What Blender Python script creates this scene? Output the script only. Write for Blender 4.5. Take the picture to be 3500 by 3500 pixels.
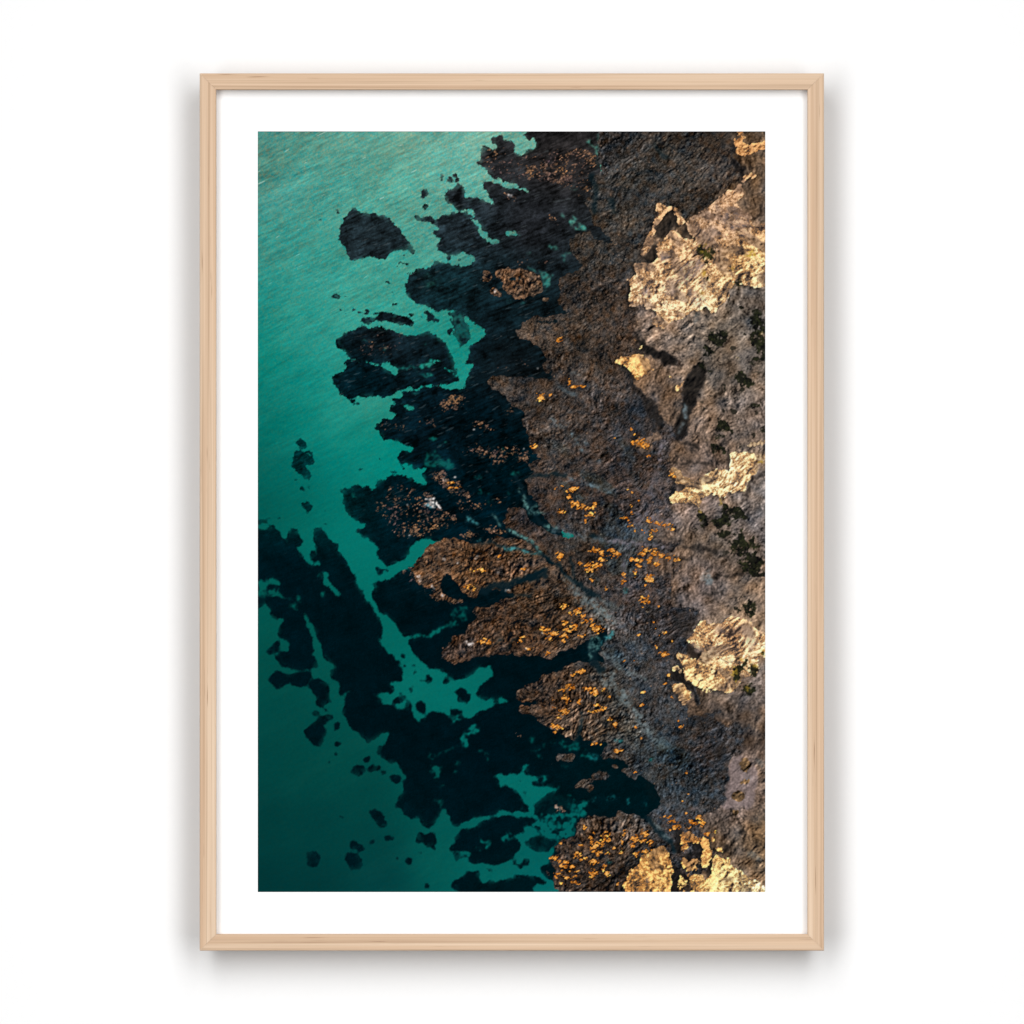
import bpy, bmesh, math
import numpy as np
from mathutils import Vector

# ------------------------------------------------------------------ camera, world, lamp, exposure
for o in list(bpy.data.objects):
    bpy.data.objects.remove(o, do_unlink=True)
scene = bpy.context.scene
col = scene.collection

PXM = 4040.0                      # photograph pixels per metre on the frame's front face
FRONT = 0.036                     # frame front stands this far off the wall
GAP = 0.010                       # added standoff that deepens the frame's shadow on the wall; bumpers bridge it
CAM_D = 12.0                      # camera to wall

cam_data = bpy.data.cameras.new('camera')
cam = bpy.data.objects.new('camera', cam_data)
col.objects.link(cam)
cam.location = (0, -CAM_D, 0)
cam.rotation_euler = (math.radians(90), 0, 0)
cam_data.sensor_width = 36.0
cam_data.lens = 36.0 * (CAM_D - FRONT) / (3500.0 / PXM)
cam_data.clip_end = 100
scene.camera = cam

world = bpy.data.worlds.new('World')
scene.world = world
world.use_nodes = True
bg = world.node_tree.nodes['Background']
bg.inputs[0].default_value = (1, 1, 1, 1)
bg.inputs[1].default_value = 0.01

# two large gridded softboxes, left and right, cross-lighting the wall from a little above
LIGHT_D = 3.74
for side in (-1, 1):
    lamp = bpy.data.lights.new('softbox', 'AREA')
    lamp.shape = 'RECTANGLE'
    lamp.size = 2.16
    lamp.size_y = 6.07
    lamp.spread = 2.486
    lamp.energy = 158.0
    lamp_ob = bpy.data.objects.new('softbox', lamp)
    col.objects.link(lamp_ob)
    lamp_ob.location = (side * 1.635, -LIGHT_D, 0.44)
    aim = Vector((-side * 4.667, 0.0, -2.915)) - lamp_ob.location
    lamp_ob.rotation_euler = aim.to_track_quat('-Z', 'Y').to_euler()

vs = scene.view_settings
vs.view_transform = 'Standard'
vs.look = 'None'
vs.exposure = 0.0
vs.gamma = 1.0
vs.use_curve_mapping = False
PRINT_GAIN = 0.75                 # paper albedo that shows as display white

# ------------------------------------------------------------------ helpers
def new_mat(name):
    m = bpy.data.materials.new(name)
    m.use_nodes = True
    nt = m.node_tree
    b = nt.nodes['Principled BSDF']
    return m, nt, b

def srgb(r, g, b):
    def f(c):
        c /= 255.0
        return c / 12.92 if c <= 0.04045 else ((c + 0.055) / 1.055) ** 2.4
    return (f(r), f(g), f(b), 1.0)

def mesh_obj(name, verts, faces, mat, parent=None):
    me = bpy.data.meshes.new(name)
    me.from_pydata(verts, [], faces)
    me.validate()
    me.update()
    ob = bpy.data.objects.new(name, me)
    me.materials.append(mat)
    col.objects.link(ob)
    if parent:
        ob.parent = parent
    return ob

def X(px, depth=FRONT):            # photo column -> metres, for a thing that stands `depth` off the wall
    return (px - 1750.0) / PXM * (CAM_D - depth) / (CAM_D - FRONT)
def Z(py, depth=FRONT):
    return (1750.0 - py) / PXM * (CAM_D - depth) / (CAM_D - FRONT)

# ------------------------------------------------------------------ materials
def wall_material():
    m, nt, b = new_mat('white_wall_paint')
    tc = nt.nodes.new('ShaderNodeTexCoord')
    n = nt.nodes.new('ShaderNodeTexNoise')
    n.inputs['Scale'].default_value = 220
    n.inputs['Detail'].default_value = 4
    nt.links.new(tc.outputs['Object'], n.inputs['Vector'])
    r = nt.nodes.new('ShaderNodeMapRange')
    r.inputs['To Min'].default_value = 0.80
    r.inputs['To Max'].default_value = 0.82
    nt.links.new(n.outputs['Fac'], r.inputs['Value'])
    c = nt.nodes.new('ShaderNodeCombineColor')
    for i in range(3):
        nt.links.new(r.outputs['Result'], c.inputs[i])
    nt.links.new(c.outputs['Color'], b.inputs['Base Color'])
    bp = nt.nodes.new('ShaderNodeBump')
    bp.inputs['Strength'].default_value = 0.02
    bp.inputs['Distance'].default_value = 0.0005
    nt.links.new(n.outputs['Fac'], bp.inputs['Height'])
    nt.links.new(bp.outputs['Normal'], b.inputs['Normal'])
    b.inputs['Roughness'].default_value = 0.9
    b.inputs['Specular IOR Level'].default_value = 0.1
    return m

def wood_material():
    m, nt, b = new_mat('pale_oak')
    L = nt.links.new
    tc = nt.nodes.new('ShaderNodeTexCoord')
    info = nt.nodes.new('ShaderNodeObjectInfo')
    mul = nt.nodes.new('ShaderNodeMath'); mul.operation = 'MULTIPLY'; mul.inputs[1].default_value = 37.0
    L(info.outputs['Random'], mul.inputs[0])
    def grain(sx, sy, detail, rough):
        mp = nt.nodes.new('ShaderNodeMapping')
        mp.inputs['Scale'].default_value = (sx, sy, sy)
        L(tc.outputs['Object'], mp.inputs['Vector'])
        n = nt.nodes.new('ShaderNodeTexNoise'); n.noise_dimensions = '4D'
        n.inputs['Scale'].default_value = 1.0
        n.inputs['Detail'].default_value = detail
        n.inputs['Roughness'].default_value = rough
        L(mp.outputs['Vector'], n.inputs['Vector']); L(mul.outputs[0], n.inputs['W'])
        return n.outputs['Fac']
    def ramp(f, stops):
        r = nt.nodes.new('ShaderNodeValToRGB')
        e = r.color_ramp.elements
        while len(e) < len(stops):
            e.new(0.5)
        for k, (p, c) in enumerate(stops):
            e[k].position = p; e[k].color = c
        L(f, r.inputs['Fac'])
        return r.outputs['Color']
    k = 0.80
    def w(r_, g_, b_):
        c = srgb(r_, g_, b_)
        return (c[0] * k, c[1] * k, c[2] * k, 1)
    broad = ramp(grain(1.6, 170, 3, 0.6), [(0.30, w(204, 169, 138)), (0.5, w(222, 191, 161)), (0.70, w(234, 208, 181))])
    fine = ramp(grain(2.4, 520, 4, 0.7), [(0.30, (0.70, 0.66, 0.62, 1)), (0.47, (0.97, 0.965, 0.96, 1)), (0.70, (1.10, 1.10, 1.10, 1))])
    pores = ramp(grain(22, 800, 2, 0.5), [(0.24, (0.45, 0.36, 0.30, 1)), (0.33, (1, 1, 1, 1)), (1.0, (1, 1, 1, 1))])
    m1 = nt.nodes.new('ShaderNodeMix'); m1.data_type = 'RGBA'; m1.blend_type = 'MULTIPLY'; m1.inputs[0].default_value = 1.0
    L(broad, m1.inputs[6]); L(fine, m1.inputs[7])
    m2 = nt.nodes.new('ShaderNodeMix'); m2.data_type = 'RGBA'; m2.blend_type = 'MULTIPLY'; m2.inputs[0].default_value = 1.0
    L(m1.outputs[2], m2.inputs[6]); L(pores, m2.inputs[7])
    L(m2.outputs[2], b.inputs['Base Color'])
    bp = nt.nodes.new('ShaderNodeBump'); bp.inputs['Strength'].default_value = 0.25; bp.inputs['Distance'].default_value = 0.0003
    L(fine, bp.inputs['Height']); L(bp.outputs['Normal'], b.inputs['Normal'])
    b.inputs['Roughness'].default_value = 0.7
    b.inputs['Specular IOR Level'].default_value = 0.2
    return m

def plain_material(name, rgb, rough=0.9, scale=800):
    m, nt, b = new_mat(name)
    tc = nt.nodes.new('ShaderNodeTexCoord')
    n = nt.nodes.new('ShaderNodeTexNoise'); n.inputs['Scale'].default_value = scale
    nt.links.new(tc.outputs['Object'], n.inputs['Vector'])
    mx = nt.nodes.new('ShaderNodeMix'); mx.data_type = 'RGBA'
    mx.inputs[6].default_value = tuple(c * 0.985 for c in rgb) + (1,)
    mx.inputs[7].default_value = tuple(rgb) + (1,)
    nt.links.new(n.outputs['Fac'], mx.inputs[0])
    nt.links.new(mx.outputs[2], b.inputs['Base Color'])
    b.inputs['Roughness'].default_value = rough
    b.inputs['Specular IOR Level'].default_value = 0.1
    return m

M_WALL = wall_material()
M_WOOD = wood_material()
M_MAT = plain_material('white_mat_card', (0.86, 0.86, 0.86))
M_BACK = plain_material('brown_backing_board', (0.30, 0.22, 0.15))

# ------------------------------------------------------------------ the wall
s = 4.0
wall = mesh_obj('wall', [(-s, 0, -s), (s, 0, -s), (s, 0, s), (-s, 0, s)], [(0, 1, 2, 3)], M_WALL)
wall['kind'] = 'structure'
wall['label'] = 'plain white wall behind the framed picture'

# ------------------------------------------------------------------ the framed picture
XO0, XO1, ZO1, ZO0 = X(682.5), X(2816.5), Z(250.5), Z(3249.5)     # outer edges
RW = 56.3 / PXM                                                   # rail width
picture = bpy.data.objects.new('framed_picture', None)
picture.empty_display_size = 0.1
picture.location = ((XO0 + XO1) / 2, 0, ZO0)
col.objects.link(picture)
picture['label'] = 'framed aerial photograph of a rocky teal coast, white mat, slim pale oak frame'
picture['category'] = 'picture'

MATD = 0.0265                                                     # front of the mat card off the wall
def rail(length, cx, cz, angle):
    """one mitred rail; local x along it, local z outwards, local y into the wall"""
    w, d, c, lip = RW, FRONT - 0.0006, 0.0006, 0.004
    # cross-section (z outward from inner edge, y depth: -FRONT is the front face)
    prof = [(0.0, -MATD - 0.0002), (0.0, -FRONT + c * 1.3), (c * 0.35, -FRONT + c * 0.35), (c, -FRONT),
            (w - 1.6 * c, -FRONT), (w - 0.6 * c, -FRONT + 0.3 * c), (w - 0.15 * c, -FRONT + 0.9 * c), (w, -FRONT + 2.2 * c),
            (w - 0.0065, -GAP), (lip + 0.002, -GAP), (lip + 0.002, -MATD - 0.0002)]
    n = len(prof)
    half = length / 2
    verts, faces = [], []
    stations = 24
    for i in range(stations + 1):
        t = -1 + 2 * i / stations
        for (z, y) in prof:
            x = t * (half - (w - z))
            verts.append((x, y, z))
    for i in range(stations):
        for k in range(n):
            a = i * n + k; b = i * n + (k + 1) % n
            faces.append((a, b, b + n, a + n))
    faces.append(tuple(range(n))[::-1])
    faces.append(tuple(stations * n + k for k in range(n)))
    ob = mesh_obj('frame_rail', verts, faces, M_WOOD, picture)
    bm = bmesh.new(); bm.from_mesh(ob.data); bmesh.ops.recalc_face_normals(bm, faces=bm.faces); bm.to_mesh(ob.data); bm.free()
    ob.location = (cx - picture.location.x, 0, cz - picture.location.z)
    ob.rotation_euler = (0, angle, 0)
    return ob
Wd, Hd = XO1 - XO0, ZO1 - ZO0
mx_, mz_ = (XO0 + XO1) / 2, (ZO0 + ZO1) / 2
g = 0.00006                                                      # hairline at the mitres
r_top = rail(Wd - 2 * g, mx_, ZO1 - RW, 0)
r_bot = rail(Wd - 2 * g, mx_, ZO0 + RW, math.pi)
r_rig = rail(Hd - 2 * g, XO1 - RW, mz_, math.pi / 2)
r_lef = rail(Hd - 2 * g, XO0 + RW, mz_, -math.pi / 2)
for o_, l_ in ((r_top, 'top rail of pale oak'), (r_bot, 'bottom rail of pale oak'), (r_rig, 'right rail of pale oak'), (r_lef, 'left rail of pale oak')):
    o_['label'] = l_

def child_at(ob):
    ob.parent = picture
    ob.location = (-picture.location.x, 0, -picture.location.z)

# mat card with a bevelled window
def mat_card():
    o = 0.0035
    x0, x1, z0, z1 = XO0 + RW - o, XO1 - RW + o, ZO0 + RW - o, ZO1 - RW + o
    D = MATD
    px0, px1, pz1, pz0 = X(881.0, D), X(2616.0, D), Z(449.0, D), Z(3049.0, D)
    th, bv = 0.0006, 0.00005
    def ring(a0, a1, b0, b1, y):
        return [(a0, y, b0), (a1, y, b0), (a1, y, b1), (a0, y, b1)]
    v = ring(x0, x1, z0, z1, -D) + ring(px0, px1, pz0, pz1, -D) + \
        ring(px0 + bv, px1 - bv, pz0 + bv, pz1 - bv, -D + th) + ring(x0, x1, z0, z1, -D + th)
    f = []
    for a in range(4):
        b = (a + 1) % 4
        f += [(a, b, b + 4, a + 4), (a + 4, b + 4, b + 8, a + 8), (a + 8, b + 8, b + 12, a + 12), (a + 12, b + 12, b, a)]
    ob = mesh_obj('mat_card', v, f, M_MAT)
    bm = bmesh.new(); bm.from_mesh(ob.data); bmesh.ops.recalc_face_normals(bm, faces=bm.faces); bm.to_mesh(ob.data); bm.free()
    child_at(ob)
    ob['label'] = 'wide white mat card round the print'
    return ob
mat_card()

def backing():
    o = 0.003
    x0, x1, z0, z1 = XO0 + RW - o, XO1 - RW + o, ZO0 + RW - o, ZO1 - RW + o
    y0, y1 = -0.0235, -0.0210
    v = [(x0, y0, z0), (x1, y0, z0), (x1, y0, z1), (x0, y0, z1), (x0, y1, z0), (x1, y1, z0), (x1, y1, z1), (x0, y1, z1)]
    f = [(0, 1, 2, 3), (7, 6, 5, 4), (0, 4, 5, 1), (1, 5, 6, 2), (2, 6, 7, 3), (3, 7, 4, 0)]
    child_at(mesh_obj('backing_board', v, f, M_BACK))
backing()


# added rubber bumpers, unseen behind the corners, bridging the shadow-deepening gap
M_RUBBER = plain_material('grey_rubber', (0.12, 0.12, 0.12))
def bumper(cx, cz):
    n = 12; r0, r1 = 0.005, 0.0042
    v = [(r1 * math.cos(2 * math.pi * k / n), -0.0002, r1 * math.sin(2 * math.pi * k / n)) for k in range(n)]
    v += [(r0 * math.cos(2 * math.pi * k / n), -GAP, r0 * math.sin(2 * math.pi * k / n)) for k in range(n)]
    f = [tuple(range(n)), tuple(range(2 * n - 1, n - 1, -1))] + [(k, k + n, (k + 1) % n + n, (k + 1) % n) for k in range(n)]
    ob = mesh_obj('bumper', v, f, M_RUBBER, picture)
    ob.location = (cx - picture.location.x, 0, cz - picture.location.z)
for bx_ in (XO0 + 0.010, XO1 - 0.010):
    for bz_ in (ZO0 + 0.010, ZO1 - 0.010):
        bumper(bx_, bz_)

# ------------------------------------------------------------------ the printed aerial photograph (flat print, computed from noise and traced outlines)
PW, PH = 694, 1040                       # vertices of the printed sheet, one per 2.5 photo pixels
SX, SY = 1735.0 / (PW - 1), 2600.0 / (PH - 1)
rng = np.random.default_rng(7)
yy, xx = np.mgrid[0:PH, 0:PW].astype(np.float32)
FY = np.fft.fftfreq(PH)[:, None]
RX = np.fft.rfftfreq(PW)[None, :]

def blur(a, sx, sy=None):
    sy = sx if sy is None else sy
    p = int(3 * max(sx, sy)) + 2
    b = np.pad(a, p, mode='edge')
    fx = np.fft.fftfreq(b.shape[1])[None, :]; fy = np.fft.rfftfreq(b.shape[0])[:, None]
    F = np.fft.rfft(b, axis=0); F = np.fft.fft(F, axis=1)
    F *= np.exp(-2 * (np.pi ** 2) * ((sx * fx) ** 2 + (sy * fy) ** 2))
    b = np.fft.irfft(np.fft.ifft(F, axis=1), n=b.shape[0], axis=0)
    return b[p:-p, p:-p]

def noise(sl, sw=None, ang=0.0):
    """unit noise, correlation sl along direction ang (degrees, anticlockwise in the picture), sw across"""
    sw = sl if sw is None else sw
    a = math.radians(ang)
    u = RX * math.cos(a) - FY * math.sin(a)
    v = RX * math.sin(a) + FY * math.cos(a)
    w = np.fft.rfft2(rng.standard_normal((PH, PW)))
    w *= np.exp(-2 * (np.pi ** 2) * ((sl * u) ** 2 + (sw * v) ** 2))
    n = np.fft.irfft2(w, s=(PH, PW))
    n -= n.mean()
    return n / n.std()

def fbm(s0, octaves=4, gain=0.55, aspect=1.0, ang=0.0):
    t = 0; amp = 1.0
    for k in range(octaves):
        t = t + amp * noise(s0 * aspect / 2 ** k, s0 / 2 ** k, ang)
        amp *= gain
    return t / t.std()

def smooth(a, lo, hi):
    t = np.clip((a - lo) / (hi - lo), 0, 1)
    return t * t * (3 - 2 * t)

ROW = {'A': 440, 'B': 950, 'C': 1450, 'D': 1950, 'E': 2450}
COL = {'1': 880, '2': 1450, '3': 2020}
def to_r(tile, x, y):
    if tile == 'F':
        sx, sy = x * 3500 / 1932., y * 3500 / 1932.
    elif tile == 'S':
        sx, sy = x, y
    else:
        sx, sy = COL[tile[1]] + x * 600 / 1932., ROW[tile[0]] + y * 600 / 1932.
    return (sx - 881) / SX, (sy - 449) / SY

def pts_of(tile, text):
    v = [float(t) for t in text.replace(',', ' ').split()]
    return [to_r(tile, v[i], v[i + 1]) for i in range(0, len(v), 2)]

def poly_mask(P):
    xs = [p[0] for p in P]; ys = [p[1] for p in P]
    x0, x1 = max(0, int(min(xs)) - 1), min(PW, int(max(xs)) + 2)
    y0, y1 = max(0, int(min(ys)) - 1), min(PH, int(max(ys)) + 2)
    if x0 >= x1 or y0 >= y1:
        return None
    gx = xx[y0:y1, x0:x1]; gy = yy[y0:y1, x0:x1]
    ins = np.zeros(gx.shape, bool)
    n = len(P)
    for i in range(n):
        ax, ay = P[i]; bx, by = P[(i + 1) % n]
        if ay == by:
            continue
        c = ((ay > gy) != (by > gy)) & (gx < (bx - ax) * (gy - ay) / (by - ay) + ax)
        ins ^= c
    return (slice(y0, y1), slice(x0, x1)), ins

def fill(m, tile, text, val=1.0):
    r = poly_mask(pts_of(tile, text))
    if r:
        sl, ins = r
        m[sl][ins] = val

def blobs(m, tile, text, val=1.0):
    """quadruples cx cy rx ry"""
    v = [float(t) for t in text.replace(',', ' ').split()]
    for i in range(0, len(v), 4):
        cx, cy = to_r(tile, v[i], v[i + 1])
        k = (600 / 1932.) if tile not in 'FS' else (3500 / 1932. if tile == 'F' else 1.0)
        rx, ry = max(0.7, v[i + 2] * k / SX), max(0.7, v[i + 3] * k / SY)
        x0, x1 = max(0, int(cx - rx) - 1), min(PW, int(cx + rx) + 2)
        y0, y1 = max(0, int(cy - ry) - 1), min(PH, int(cy + ry) + 2)
        if x0 >= x1 or y0 >= y1:
            continue
        d = ((xx[y0:y1, x0:x1] - cx) / rx) ** 2 + ((yy[y0:y1, x0:x1] - cy) / ry) ** 2
        sub = m[y0:y1, x0:x1]
        sub[d < 1] = val

def line(m, tile, text, width, val=1.0):
    P = pts_of(tile, text)
    hw = width / SX / 2
    for (ax, ay), (bx, by) in zip(P[:-1], P[1:]):
        x0, x1 = max(0, int(min(ax, bx) - hw) - 1), min(PW, int(max(ax, bx) + hw) + 2)
        y0, y1 = max(0, int(min(ay, by) - hw) - 1), min(PH, int(max(ay, by) + hw) + 2)
        if x0 >= x1 or y0 >= y1:
            continue
        gx = xx[y0:y1, x0:x1]; gy = yy[y0:y1, x0:x1]
        L2 = (bx - ax) ** 2 + (by - ay) ** 2 + 1e-6
        t = np.clip(((gx - ax) * (bx - ax) + (gy - ay) * (by - ay)) / L2, 0, 1)
        d = np.hypot(gx - ax - t * (bx - ax), gy - ay - t * (by - ay))
        sub = m[y0:y1, x0:x1]
        np.maximum(sub, np.where(d < hw, val, 0), out=sub)

def warp(a, dx, dy):
    x = np.clip(xx + dx, 0, PW - 1.001); y = np.clip(yy + dy, 0, PH - 1.001)
    x0 = x.astype(int); y0 = y.astype(int); fx = x - x0; fy = y - y0
    return (a[y0, x0] * (1 - fx) * (1 - fy) + a[y0, x0 + 1] * fx * (1 - fy)
            + a[y0 + 1, x0] * (1 - fx) * fy + a[y0 + 1, x0 + 1] * fx * fy)

WX = 0.9 * noise(6) + 0.8 * noise(2.2) + 0.7 * noise(1.0)
WY = 0.9 * noise(6) + 0.8 * noise(2.2) + 0.7 * noise(1.0)
def ragged(m, amp=1.0, soft=0.7, rag=0.35):
    a = warp(m, WX * amp, WY * amp)
    a = blur(a, 0.8 + soft)
    n = 0.6 * noise(2.0) + 0.5 * noise(1.0)
    return smooth(a + rag * n * np.exp(-((a - 0.5) / 0.22) ** 2) * 0.35, 0.30, 0.70) * np.clip(m.max(), 0, 1)

def field(text, power=3.0):
    """smooth colour field from 'x y r g b' samples, full-view coordinates"""
    v = np.array([float(t) for t in text.split()]).reshape(-1, 5)
    num = 0; den = 0
    for x, y, r, g_, b in v:
        cx, cy = to_r('F', x, y)
        w = 1.0 / (((xx - cx) ** 2 + (yy - cy) ** 2) / 100.0 + 6.0) ** (power / 2)
        num = num + w[..., None] * np.array([r, g_, b]) / 255.0; den = den + w
    f = num / den[..., None]
    return np.stack([blur(f[..., k], 6) for k in range(3)], -1)

def mixc(img, c, m):
    c = np.asarray(c, float)
    if c.ndim == 1:
        c = c / 255.0
    return img + (c - img) * m[..., None]

def Z0():
    return np.zeros((PH, PW), np.float32)

# ---- open water
img = field('''
 500 260 84 146 131  640 260 92 158 141  780 260 108 168 148  900 265 118 176 156  960 300 105 170 150
 500 360 74 146 133  620 360 74 158 143  760 370 88 165 146  840 330 96 168 150
 500 470 56 146 133  600 500 56 156 142  720 510 66 162 145  780 560 54 158 142
 500 580 28 142 130  580 600 42 153 138  650 580 58 162 145  620 660 38 150 136
 500 680 2 130 117  580 720 12 136 124  640 780 32 146 130  700 760 46 150 132
 500 790 0 112 102  580 800 0 128 116  660 830 4 135 122  720 850 0 138 124
 500 890 0 96 87  560 900 0 106 96  640 890 0 122 112  720 880 0 132 120
 500 960 0 88 80  560 960 0 98 88  610 970 0 110 100  650 990 0 122 112  690 1050 0 118 108
 700 1100 0 112 102  740 1200 0 104 95  780 1290 0 110 101  850 1300 0 112 103  900 1270 0 104 96
 500 1160 0 84 76  510 1260 0 76 69  540 1340 0 72 67  600 1160 0 84 76  640 1280 0 80 73
 500 1430 0 68 64  560 1440 0 70 65  640 1420 0 74 68  700 1500 0 68 64
 500 1540 0 60 58  600 1560 0 62 60  700 1590 0 64 62  500 1670 0 54 54  600 1670 0 56 56  720 1670 0 64 64
 800 1480 0 80 74  830 1620 0 86 80  900 1640 0 98 92  960 1480 0 106 99  1020 1490 0 108 101
 1030 1560 0 98 95  1000 1600 0 94 90  880 1380 0 108 100  1040 1670 0 100 98
 850 640 18 140 126  830 690 20 140 126  830 420 84 160 144  930 520 60 130 120
 ''', 3.2)
top = np.clip(1.15 - (yy / PH) * 1.9, 0.12, 1.0)
rip = 0.75 * noise(6.0, 0.9, 24) + 0.5 * noise(2.6, 0.8, 30) + 0.35 * noise(22, 5, 26)
img *= (1 + 0.055 * top * rip + 0.028 * top * rng.standard_normal((PH, PW)))[..., None]
chroma = noise(0.9)
chroma = chroma + 0.8 * rng.standard_normal((PH, PW))
img[..., 0] += 0.040 * top * chroma; img[..., 2] -= 0.012 * top * chroma
gw = img.mean(-1, keepdims=True); img = img + (gw - img) * 0.06
bars = smooth(noise(34, 9, 32) + 0.5 * noise(10, 3, 28), 0.0, 2.2) * top
img = mixc(img, (118, 176, 152), 0.16 * bars)
gl = smooth(noise(3.4, 0.7, 26), 2.3, 3.2) * top ** 2
img = mixc(img, (190, 222, 208), 0.5 * gl * smooth(-yy, -420, -150))
wv = noise(26, 14, 30)
img[..., 1] += 0.008 * wv * top; img[..., 2] += 0.010 * wv * top

# ---- dark weed beds under water
dark = Z0()
fill(dark, 'F', '930 600 1060 640 1060 800 1060 1000 1150 1190 1250 1400 1262 1540 1230 1570 1130 1560 1080 1500 1000 1400 960 1340 920 1250 890 1150 880 1000 870 900 850 800 880 720 900 680')
fill(dark, 'A1', '1020 915 1090 905 1140 925 1185 905 1250 940 1340 940 1430 970 1490 1040 1570 1100 1620 1180 1690 1280 1730 1370 1650 1345 1560 1330 1480 1350 1430 1400 1410 1450 1330 1420 1230 1410 1140 1440 1020 1460 1000 1410 970 1360 930 1310 900 1270 905 1180 895 1080 950 1040 950 990')
blobs(dark, 'A1', '1830 710 40 45 1850 850 34 26 1580 1490 50 18 1640 1490 40 16 1540 1530 18 12 880 1835 50 35 965 1850 32 14 1430 1685 40 16 1500 1780 20 12 1850 1435 25 15 1810 1085 18 12 1640 1600 26 22 1610 1385 18 8')
blobs(dark, 'A1', '870 935 28 30 705 998 14 18 1400 795 7 7', 0.6)
# upper mass, its left shore
fill(dark, 'A2', '1140 20 1090 85 1130 125 1200 110 1220 180 1200 240 1120 245 1080 305 1030 270 990 220 1010 190 980 145 920 160 860 95 810 90 765 80 725 100 735 150 790 190 800 215 720 225 690 205 640 225 615 300 620 340 570 380 620 420 690 460 760 520 760 570 660 575 600 605 630 650 700 700 740 780 700 800 600 750 510 760 480 740 460 690 380 600 350 640 260 660 210 720 215 760 260 830 350 890 360 930 280 950 200 950 150 980 60 960 0 965 -80 950 -100 985 -30 1010 60 1030 150 1060 180 1100 90 1130 100 1190 180 1230 140 1270 150 1350 220 1385 330 1500 120 1470 -10 1560 -80 1550 -160 1610 -180 1720 -250 1740 -170 1860 -60 1945 80 1990 160 2010 400 2010 700 2250 500 2400 460 2600 1900 2500 1932 20')
fill(dark, 'A2', '640 540 720 500 800 540 900 590 1000 610 1090 640 1150 700 1140 745 1100 680 1000 640 930 655 880 620 780 590 700 570', 0)
fill(dark, 'A2', '600 670 680 720 740 770 772 855 700 805 640 755 590 745', 0)
fill(dark, 'A2', '350 900 430 885 490 905 530 890 560 960 620 1060 690 1130 680 1200 760 1215 840 1245 800 1275 690 1262 640 1180 600 1080 540 1010 450 955 380 922', 0)
blobs(dark, 'A2', '440 925 40 14 500 960 26 14 640 1190 20 10')
fill(dark, 'A2', '0 1420 110 1400 220 1410 330 1390 430 1370 530 1390 580 1440 500 1500 430 1515 330 1490 240 1470 120 1440 70 1490 0 1530', 0)
blobs(dark, 'A2', '265 1430 45 16 400 1445 26 12 180 1420 40 10 490 1460 20 10')
blobs(dark, 'A2', '210 530 30 40 300 560 35 38 330 490 18 26 365 555 22 30 715 500 20 18 495 540 12 8 560 540 10 8 560 985 20 15 925 105 12 12 685 130 8 8')
# inner pools
fill(dark, 'A2', '885 1125 960 1120 1010 1125 1040 1160 1095 1195 1075 1205 1020 1180 990 1150 940 1190 915 1185', 0)
fill(dark, 'A2', '1770 130 1810 130 1880 200 1932 170 1960 230 1932 260 1880 270 1840 220', 0.15)
fill(dark, 'A2', '1580 1000 1640 940 1690 960 1700 1010 1740 1060 1830 1060 1830 1120 1770 1120 1690 1110 1640 1050', 0.35)
blobs(dark, 'A2', '1640 665 40 22 1510 940 24 14 1420 1310 50 20 1560 1370 40 20 1140 1380 16 12 1550 1440 30 14', 0.45)
fill(dark, 'A2', '1130 1535 1210 1540 1290 1580 1390 1610 1400 1660 1350 1740 1350 1820 1330 1740 1300 1660 1240 1600', 0.42)
blobs(dark, 'A2', '130 1685 40 25', 0.1)
fill(dark, 'A2', '0 1560 60 1650 200 1660 180 1740 0 1720', 0.75)
blobs(dark, 'B2', '920 265 50 15 1090 265 40 12', 0.6)
# wedge of open water
fill(dark, 'B2', '250 395 400 370 470 520 515 690 430 745 370 760 330 560', 0.66)
fill(dark, 'B2', '-60 300 60 330 160 370 260 400 340 470 260 460 200 430 230 480 290 560 350 640 385 690 370 770 340 830 350 880 380 960 392 1085 330 1030 290 960 250 870 200 790 250 780 220 700 140 640 60 600 -20 590 -200 610 -330 540 -420 500 -500 420 -200 300', 0)
blobs(dark, 'B2', '70 440 40 30 130 480 45 22 280 600 30 44 150 375 14 14')
fill(dark, 'B2', '-60 970 60 920 130 930 95 965 60 962 0 985', 0.1)
fill(dark, 'B2', '-20 1085 60 1070 120 1030 105 1085 0 1092', 0.1)
# B1 beds
fill(dark, 'B1', '1340 370 1480 370 1560 400 1640 410 1730 465 1680 520 1560 510 1470 480 1380 500 1330 470 1250 490 1240 440 1330 430')
blobs(dark, 'B1', '1190 480 64 34 1215 375 45 25 1060 355 40 22 1135 385 20 12 1300 385 14 20 910 350 24 13 820 330 25 10 950 400 12 8 1520 290 40 15 1690 385 40 15 1790 415 30 12 1880 390 44 15 1890 460 40 18 1730 320 14 8 1700 525 16 8 1085 1360 45 16')
fill(dark, 'B1', '850 680 900 650 970 655 930 620 1000 580 1100 570 1110 540 1200 545 1320 552 1380 540 1500 580 1560 600 1620 650 1700 640 1800 620 1850 600 1990 640 2090 720 2220 1080 1990 905 1850 950 1780 975 1720 960 1600 970 1500 975 1470 950 1430 925 1360 940 1230 918 1100 898 1010 870 1010 830 960 800 890 760 855 720')
fill(dark, 'B1', '1050 905 1200 925 1300 970 1400 1000 1470 1020 1520 1085 1530 1000 1590 1005 1720 980 1800 990 1932 965 1990 930 2230 1100 2100 1155 1932 1182 1800 1190 1620 1200 1550 1230 1500 1290 1430 1320 1350 1310 1230 1300 1150 1310 1040 1335 940 1290 900 1250 850 1190 835 1130 850 1070 930 1010 990 980 950 930 990 890')
fill(dark, 'B1', '1500 985 1600 975 1720 965 1780 980 1860 955 1932 915 1932 940 1850 970 1720 985 1600 1000', 0.35)
line(dark, 'B1', '1740 1040 1830 1075 1932 1065', 5, 0); fill(dark, 'B1', '1730 1035 1830 1065 1932 1055 1932 1080 1840 1088', 0.1)
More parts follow.
